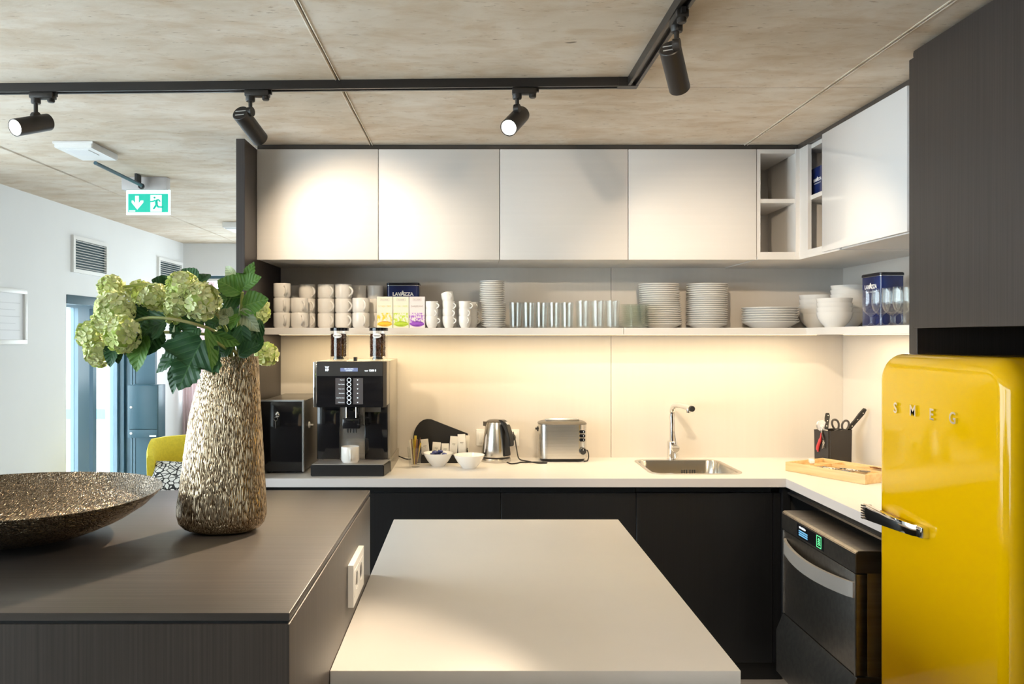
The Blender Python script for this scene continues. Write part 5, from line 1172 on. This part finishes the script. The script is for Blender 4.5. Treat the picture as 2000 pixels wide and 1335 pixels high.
# resample both sides on the same heights
N = 150
pl, pr_ = interp(prof_l, 240), interp(prof_r, 240)
def xat(tab, py):
    for a_, b_ in zip(tab, tab[1:]):
        if a_[1] >= py >= b_[1]:
            f_ = (a_[1]-py)/max(1e-6, a_[1]-b_[1]); return a_[0]*(1-f_)+b_[0]*f_
    return tab[-1][0] if py < tab[-1][1] else tab[0][0]
va = thing('vase', 'tall champagne metallic vase with bark texture on the dark bar block', 'vase', (X(433,yv), yv, ZBT))
bm = BM(); rings = []; NS = 200
def vring(py, ins=0.0, disp=True):
    l_, r_ = X(xat(pl,py),yv), X(xat(pr_,py),yv); cx_ = (l_+r_)/2; hw = (r_-l_)/2 - ins; hd_ = hw*.66 + .006
    z_ = ZBT + .0004 + (1036-py)*yv/F*(1.4995-ZBT)/((1036-695)*yv/F); out = []
    for k in range(NS):
        a_ = 2*math.pi*k/NS; d_ = 0
        if disp:
            u, w_ = a_*.0848*1.0, z_
            q = noise.noise((math.cos(a_)*15, math.sin(a_)*15, z_*26 + 3*noise.noise((math.cos(a_)*5, math.sin(a_)*5, z_*9))))
            q2 = noise.noise((math.cos(a_)*30+9, math.sin(a_)*30, z_*40))
            d_ = .0007*(1-min(1,abs(q)*3.2)) *-1 + .0006*q2
        out.append((cx_ + (hw+d_)*math.cos(a_), yv + (hd_+d_)*math.sin(a_), z_))
    return out
for k in range(N): rings.append(vring(1036 + (695-1036)*(k/(N-1)), 0, 0 < k < N-1))
rings += [vring(695, .003, False), vring(710, .004, False), vring(780, .006, False), vring(900,.010,False)]
loft(bm, rings, True, True); bmesh.ops.recalc_face_normals(bm, faces=bm.faces)
mesh('body', bm, M['vase'], va)
bwx, bwy = X(36,1.62), 1.62
prof = [(0,.0004),(.085,.0004),(.105,.003),(.15,.014),(.20,.034),(.24,.059),(.262,.079),(.2695,.0878),(.2680,.0892),(.2640,.0850),(.24,.0635),(.20,.0405),(.15,.0210),(.10,.0115),(.05,.0085),(0,.008)]
pp = interp(prof, 90)
bm = BM(); rr = []
nb = 160
for r_, z_ in pp:
    if r_ < .0005: rr.append([bm.verts.new((0,0,z_))]); continue
    row = []
    for k in range(nb):
        a_ = 2*math.pi*k/nb; x_, y_ = r_*math.cos(a_), r_*math.sin(a_)
        d_ = .0012*noise.noise((x_*95, y_*16, z_*40)) if r_ < .262 and z_ > .002 else 0
        row.append(bm.verts.new((x_, y_, z_+d_ + .0015*math.sin(a_*3)*(r_/.27)**3)))
    rr.append(row)
for a_, b_ in zip(rr, rr[1:]):
    for k in range(nb):
        j = (k+1) % nb
        if len(a_) == 1: bm.faces.new((a_[0], b_[j], b_[k]))
        elif len(b_) == 1: bm.faces.new((a_[k], a_[j], b_[0]))
        else: bm.faces.new((a_[k], a_[j], b_[j], b_[k]))
bmesh.ops.recalc_face_normals(bm, faces=bm.faces)
o = mesh('decor_bowl', bm, M['bowl'], world=False); o.location = (bwx, bwy, ZBT)
tag(o, 'wide shallow bronze metal bowl with ridged texture on the dark bar block', 'bowl')

# ================================================================== flowers
half = [(0,0),(.08,-.05),(.20,-.06),(.30,-.01),(.37,-.02),(.42,.08),(.50,.11),(.52,.20),(.61,.26),(.60,.34),(.66,.42),(.56,.425),(.50,.46),(.40,.44),(.33,.47),(.25,.46),(.30,.53),(.29,.58),(.35,.63),(.29,.68),(.30,.74),(.22,.78),(.20,.85),(.11,.90),(.06,.96),(0,1)]
oval = [(0,0),(.12,.03),(.24,.10),(.28,.14),(.36,.22),(.38,.29),(.44,.36),(.43,.44),(.45,.50),(.40,.58),(.39,.66),(.31,.73),(.27,.81),(.17,.88),(.09,.95),(0,1)]
def leaf_mesh(name, outline, fold, droop, wav, mt):
    bm = BM(); n = len(outline); rows = []
    for i, (w_, t_) in enumerate(outline):
        tm = max(0, min(1, i/(n-1)))
        def zz(s, w__): 
            t2 = t_ if s else tm
            return fold*abs(w__) - droop*t2*t2 + wav*math.sin(9*t2+3*s)*abs(w__)*1.6
        cols_ = []
        for s in (-1,-.5,0,.5,1):
            if w_ == 0 and s != 0: cols_.append(None); continue
            y_ = tm if s == 0 else (t_ if abs(s) == 1 else (t_+tm)/2)
            cols_.append(bm.verts.new((s*w_, y_, zz(abs(s), s*w_))))
        rows.append(cols_)
    for a_, b_ in zip(rows, rows[1:]):
        for k in range(4):
            q = [v for v in (a_[k], a_[k+1], b_[k+1], b_[k]) if v is not None]
            # ends: use the midrib vertex for missing columns
            q = []
            for v, row in ((a_[k],a_),(a_[k+1],a_),(b_[k+1],b_),(b_[k],b_)):
                v = v or row[2]
                if v not in q: q.append(v)
            if len(q) >= 3: bm.faces.new(q)
    # midrib ridge below
    me = bpy.data.meshes.new(name); bm.to_mesh(me); bm.free(); me.shade_smooth(); me.materials.append(mt); return me
LM = {}
for nm_, mt in (('dark','leaf'),('light','leaf_light'),('pale','leaf_pale')):
    LM['lobed_'+nm_] = leaf_mesh('leaf', half, .16, .14, .06, M[mt]); LM['oval_'+nm_] = leaf_mesh('leaf', oval, .30, .20, .04, M[mt])
def add_leaf(root, base, tip, wpx, d0, d1, kind, roll=0.0, nrm=(0,-1,.35)):
    p0, p1 = P(base[0],base[1],d0), P(tip[0],tip[1],d1); yv_ = p1-p0; L_ = yv_.length; yv_.normalize()
    n_ = Vector(nrm); n_ = (n_ - yv_*n_.dot(yv_)).normalized(); n_ = Matrix.Rotation(roll, 3, yv_) @ n_; xv = yv_.cross(n_).normalized()
    w_ = wpx*(d0+d1)/2/F / (1.26 if kind.startswith('lobed') else .88)
    o = bpy.data.objects.new('leaf', LM[kind]); link(o, root)
    rt = Matrix((xv, yv_, n_)).transposed().to_4x4()
    o.matrix_basis = Matrix.Translation(p0 - ORIGIN[root.name]) @ rt @ Matrix.Diagonal((w_, L_, (w_+L_)/2, 1))
    return o
# floret: five rounded petals
def floret_mesh(mt, seed):
    bm = BM(); rnd = random.Random(seed)
    c = bm.verts.new((0,0,.05))
    for k in range(5):
        a_ = 2*math.pi*k/5 + rnd.uniform(-.1,.1); pts = []
        for r_, da, z_ in ((.35,-.42,.10),(.85,-.50,.34),(1.08,-.20,.30),(1.10,.18,.36),(.86,.50,.28),(.35,.42,.12)):
            pts.append(bm.verts.new((r_*math.cos(a_+da), r_*math.sin(a_+da), z_*rnd.uniform(.7,1.25))))
        m_ = bm.verts.new((.65*math.cos(a_), .65*math.sin(a_), .12))
        for p_, q_ in zip(pts, pts[1:]): bm.faces.new((m_, p_, q_))
        bm.faces.new((c, pts[0], m_)); bm.faces.new((c, m_, pts[-1]))
    me = bpy.data.meshes.new('floret'); bm.to_mesh(me); bm.free(); me.shade_smooth(); me.materials.append(mt); return me
FL = [floret_mesh(M['petal'], 1), floret_mesh(M['petal'], 2), floret_mesh(M['petal_lime'], 3), floret_mesh(M['petal'], 5)]
core_me = None
def blossom(root, px, py, rpx, d, seed, squash=(1,1,1)):
    global core_me
    rnd = random.Random(seed); r_ = rpx*d/F; c = P(px,py,d)
    bm = BM(); bmesh.ops.create_icosphere(bm, subdivisions=2, radius=r_*.72)
    b_ = mesh('blossom', bm, M['petal_lime'], root, world=False); b_.location = c - ORIGIN[root.name]; b_.scale = squash
    n = int(18 + 44*(r_/.045)**1.6); fs = .0138
    for k in range(n):
        zq = 1 - 2*(k+.5)/n; a_ = k*2.39996 + rnd.uniform(-.25,.25); s_ = math.sqrt(max(0,1-zq*zq))
        dv = Vector((s_*math.cos(a_), s_*math.sin(a_), zq)); dv = (dv + Vector((rnd.uniform(-.25,.25),rnd.uniform(-.25,.25),rnd.uniform(-.25,.25)))).normalized()
        o = bpy.data.objects.new('floret', FL[rnd.choice((0,1,2,3,0))]); link(o, b_)
        sc_2 = fs*rnd.uniform(.8,1.12)
        o.matrix_basis = Matrix.Translation(dv*r_*rnd.uniform(.70,.86)) @ dv.to_track_quat('Z','Y').to_matrix().to_4x4() @ Matrix.Rotation(rnd.uniform(0,6),4,'Z') @ Matrix.Diagonal((sc_2,sc_2,sc_2,1))
    return b_
mouth = P(460, 697, yv)
def stem(label, path, seed, r0=.0032):
    t = thing('flower_stem', label, 'flower', tuple(mouth), group='flower stems in the vase')
    pts = [mouth + Vector((seed*.0040-.012, (seed%3-1)*.010, -.16)), mouth + Vector((seed*.0045-.016, (seed%3-1)*.010, -.01))] + [P(*q) for q in path]
    mesh('stem', tube(smooth_path(pts, 5), r0, 7), M['stem'], t)
    return t
s = stem('flower stem with the topmost outer blossom beside the wall vent', [(425,640,1.68),(370,585,1.72),(300,556,1.76),(240,560,1.76)], 0)
blossom(s, 217,562,25,1.76,11); blossom(s, 275,572,24,1.79,12)
add_leaf(s,(327,560),(299,544),34,1.74,1.72,'oval_dark',.3); add_leaf(s,(352,566),(318,540),30,1.75,1.73,'oval_dark',-.5)
s = stem('arching flower stem with two large blossoms before the door head', [(430,655,1.63),(385,634,1.60),(330,622,1.60),(280,622,1.61),(245,640,1.62)], 1)
blossom(s, 225,603,39,1.66,21); blossom(s, 240,652,36,1.60,22,(1,1,1.08)); blossom(s, 205,625,22,1.68,23)
add_leaf(s,(322,628),(262,650),70,1.62,1.62,'lobed_dark',.2); add_leaf(s,(285,652),(259,721),52,1.63,1.60,'oval_light',.25); add_leaf(s,(310,640),(285,690),48,1.65,1.62,'oval_dark',-.3)
add_leaf(s,(283,598),(238,612),34,1.70,1.68,'oval_dark',.5); add_leaf(s,(300,612),(252,626),40,1.69,1.67,'oval_dark',-.2)
add_leaf(s,(342,634),(339,688),15,1.60,1.585,'oval_pale',.9)
s = stem('flower stem with the lowest blossom before the glass pane', [(430,660,1.70),(360,650,1.70),(290,650,1.70),(220,662,1.70)], 2)
blossom(s, 181,655,30,1.71,31); blossom(s, 193,688,27,1.69,32)
add_leaf(s,(230,662),(209,714),36,1.68,1.66,'oval_dark',.2); add_leaf(s,(222,668),(232,708),26,1.69,1.68,'oval_dark',-.5); add_leaf(s,(225,655),(186,632),26,1.72,1.73,'oval_dark',.8); add_leaf(s,(262,662),(240,692),30,1.71,1.70,'lobed_dark',.2)
s = stem('flower stem with a blossom half hidden behind the largest cluster', [(435,645,1.70),(390,610,1.72),(330,590,1.72)], 3)
blossom(s, 303,584,34,1.71,41); blossom(s, 338,604,27,1.70,42)
add_leaf(s,(362,628),(330,648),60,1.70,1.68,'lobed_dark',.1); add_leaf(s,(388,610),(352,640),56,1.71,1.68,'lobed_dark',-.3)
s = stem('flower stem bearing the largest blossom cluster in the middle', [(445,650,1.66),(420,610,1.63),(385,585,1.62)], 4)
blossom(s, 357,562,34,1.63,51); blossom(s, 394,588,40,1.62,52); blossom(s, 348,590,24,1.62,53)
add_leaf(s,(384,556),(354,519),38,1.68,1.70,'oval_dark',.2); add_leaf(s,(384,556),(408,530),36,1.68,1.70,'oval_dark',-.3); add_leaf(s,(410,600),(430,560),40,1.68,1.70,'oval_dark',.3)
add_leaf(s,(440,620),(404,636),40,1.66,1.64,'oval_dark',.4)
s = stem('low flower stem with the large dark lobed leaves over the rim', [(440,680,1.62),(415,665,1.58),(392,668,1.56)], 5)
add_leaf(s,(395,664),(343,760),128,1.555,1.535,'lobed_dark',.10,(.1,-1,.25)); add_leaf(s,(402,640),(424,730),26,1.55,1.53,'oval_light',-.75); add_leaf(s,(372,668),(318,694),66,1.57,1.56,'lobed_dark',-.2)
add_leaf(s,(368,672),(299,724),70,1.59,1.58,'lobed_dark',.3); add_leaf(s,(356,700),(329,768),34,1.575,1.57,'oval_dark',.4); add_leaf(s,(385,640),(345,668),64,1.60,1.58,'lobed_dark',.4)
s = stem('leafy stem with fresh green leaves rising before the end panel', [(462,660,1.68),(468,620,1.67),(474,570,1.66)], 6)
add_leaf(s,(475,562),(494,511),44,1.65,1.64,'lobed_light',.1); add_leaf(s,(475,562),(504,538),36,1.65,1.63,'oval_light',-.2); add_leaf(s,(472,572),(426,543),52,1.66,1.65,'oval_light',.2); add_leaf(s,(466,548),(436,520),28,1.68,1.69,'oval_pale',-.6)
add_leaf(s,(472,580),(430,584),48,1.67,1.66,'oval_dark',-.2); add_leaf(s,(474,598),(518,582),48,1.65,1.63,'oval_light',.15); add_leaf(s,(474,600),(497,612),34,1.66,1.64,'oval_light',-.3)
add_leaf(s,(470,604),(502,646),34,1.65,1.63,'oval_pale',.35); add_leaf(s,(468,612),(447,640),28,1.65,1.63,'oval_light',.4); add_leaf(s,(446,618),(424,606),24,1.64,1.64,'oval_pale',.2); add_leaf(s,(446,620),(428,632),20,1.64,1.63,'oval_pale',-.3); add_leaf(s,(448,618),(450,600),16,1.64,1.63,'oval_pale',.3)
s = stem('leafy stem of dark leaves filling the vase mouth', [(465,670,1.66),(478,640,1.65)], 7)
add_leaf(s,(470,634),(478,690),40,1.64,1.625,'oval_dark',.15); add_leaf(s,(508,624),(495,676),28,1.65,1.64,'oval_dark',-.3); add_leaf(s,(415,652),(465,673),30,1.62,1.61,'oval_light',.5); add_leaf(s,(455,676),(424,692),34,1.62,1.615,'oval_dark',.2)
add_leaf(s,(466,694),(503,670),34,1.63,1.62,'oval_dark',-.1); add_leaf(s,(448,640),(415,690),40,1.66,1.64,'oval_dark',.2); add_leaf(s,(490,640),(455,672),40,1.68,1.67,'oval_dark',.3); add_leaf(s,(440,630),(470,600),46,1.71,1.72,'lobed_dark',.1)
add_leaf(s,(432,655),(400,612),50,1.72,1.73,'lobed_dark',-.1)
for q in ((460,660,440,615,44,.2),(480,660,492,612,44,-.2),(430,672,404,640,46,.1),(495,690,500,640,36,.2),(440,690,418,655,40,-.2),(470,640,462,600,44,0),(425,690,398,668,36,.3),(455,630,425,590,44,.1)):
    add_leaf(s, q[:2], q[2:4], q[4], 1.705, 1.715, 'lobed_dark' if q[4] > 42 else 'oval_dark', q[5])
s = stem('flower stem with the small blossom drooping over the vase rim', [(478,690,1.72),(498,680,1.76),(512,686,1.78)], 8)
blossom(s, 521,692,20,1.78,61)
s = stem('flower stem with a small blossom against the mugs', [(475,650,1.74),(492,615,1.78),(502,605,1.79)], 9)
blossom(s, 505,596,15,1.79,71); blossom(s, 509,612,14,1.79,72)

# ================================================================== armchair and cushion in the lounge
ax, ay = -1.885, 5.62
ac = thing('armchair', 'yellow upholstered tub armchair in the lounge beyond the bar block', 'armchair', (ax, ay, 0))
def shell(t0, t1, zb, ztop):
    rg_ = []
    for k in range(33):
        a_ = R(-28 + 236*k/32); e_ = 1 if True else 0
        def pt(rx_, ry_, z_): return (ax+rx_*math.cos(a_), ay-.02+ry_*math.sin(a_), z_)
        dip = .05*max(0, -math.sin(a_)-.0)*4
        zt_ = ztop - dip
        rg_.append([pt(.315,.30,zb), pt(.325,.31,zt_-.02), pt(.318,.303,zt_), pt(.288,.272,zt_), pt(.278,.262,zt_-.02), pt(.262,.246,zb)])
    bm = loft(BM(), rg_); bmesh.ops.recalc_face_normals(bm, faces=bm.faces); return bm
mesh('backrest', shell(0,0,.26,.838), M['yellow_fabric'], ac)
mesh('seat', solid([[(ax+x_,ay-.05+y_,z_) for x_,y_ in rrect(.51-i_,.50-i_,.16,8)] for z_, i_ in ((.27,.02),(.29,0),(.42,0),(.445,.02),(.455,.06))]), M['yellow_fabric'], ac)
mesh('base', lathe([(0,.26),(.24,.26),(.25,.24),(.24,.235),(.03,.235),(.03,.03),(.22,.02),(.23,.0005),(0,.0005)],36,(ax,ay-.04,0)), M['steel_dark'], ac)
m = bpy.data.materials.new('black_white_mosaic_fabric'); m.use_nodes = True; nt = m.node_tree; p_ = nt.nodes['Principled BSDF']; p_.inputs['Roughness'].default_value = .85
tcn = nt.nodes.new('ShaderNodeTexCoord'); vo = nt.nodes.new('ShaderNodeTexVoronoi'); vo.feature = 'DISTANCE_TO_EDGE'; vo.inputs['Scale'].default_value = 26
rp = nt.nodes.new('ShaderNodeValToRGB'); rp.color_ramp.elements[0].position = .075; rp.color_ramp.elements[1].position = .10; rp.color_ramp.elements[0].color = (.015,.015,.015,1); rp.color_ramp.elements[1].color = (.82,.80,.76,1)
nt.links.new(tcn.outputs['Object'], vo.inputs['Vector']); nt.links.new(vo.outputs['Distance'], rp.inputs['Fac']); nt.links.new(rp.outputs['Color'], p_.inputs['Base Color'])
bm = BM(); ng = 18; grid = {}
for sgn in (1,-1):
    for i in range(ng+1):
        for j in range(ng+1):
            u, v = -1+2*i/ng, -1+2*j/ng; e_ = (1-u**4)*(1-v**4)
            pin = 1-.06*(1-abs(u))*abs(v)**3 - .0
            grid[(sgn,i,j)] = bm.verts.new((.20*u*(1-.07*(1-v*v)), sgn*.055*max(0,e_)**.6, .20*v*(1-.07*(1-u*u))))
    for i in range(ng):
        for j in range(ng): bm.faces.new([grid[(sgn,a_,b_)] for a_,b_ in ((i,j),(i+1,j),(i+1,j+1),(i,j+1))])
bmesh.ops.remove_doubles(bm, verts=bm.verts, dist=1e-5); bmesh.ops.recalc_face_normals(bm, faces=bm.faces)
o = mesh('cushion', bm, m, world=False); o.location = (X(349,5.44), 5.47, .60); o.rotation_euler = (R(-58), R(4), R(8))
o.location.z = .455 + .135; o.location.y = 5.42; o.scale = (.9,.9,.9)
tag(o, 'black and white mosaic-patterned cushion on the yellow armchair', 'cushion')
S.cycles.transparent_max_bounces = 48
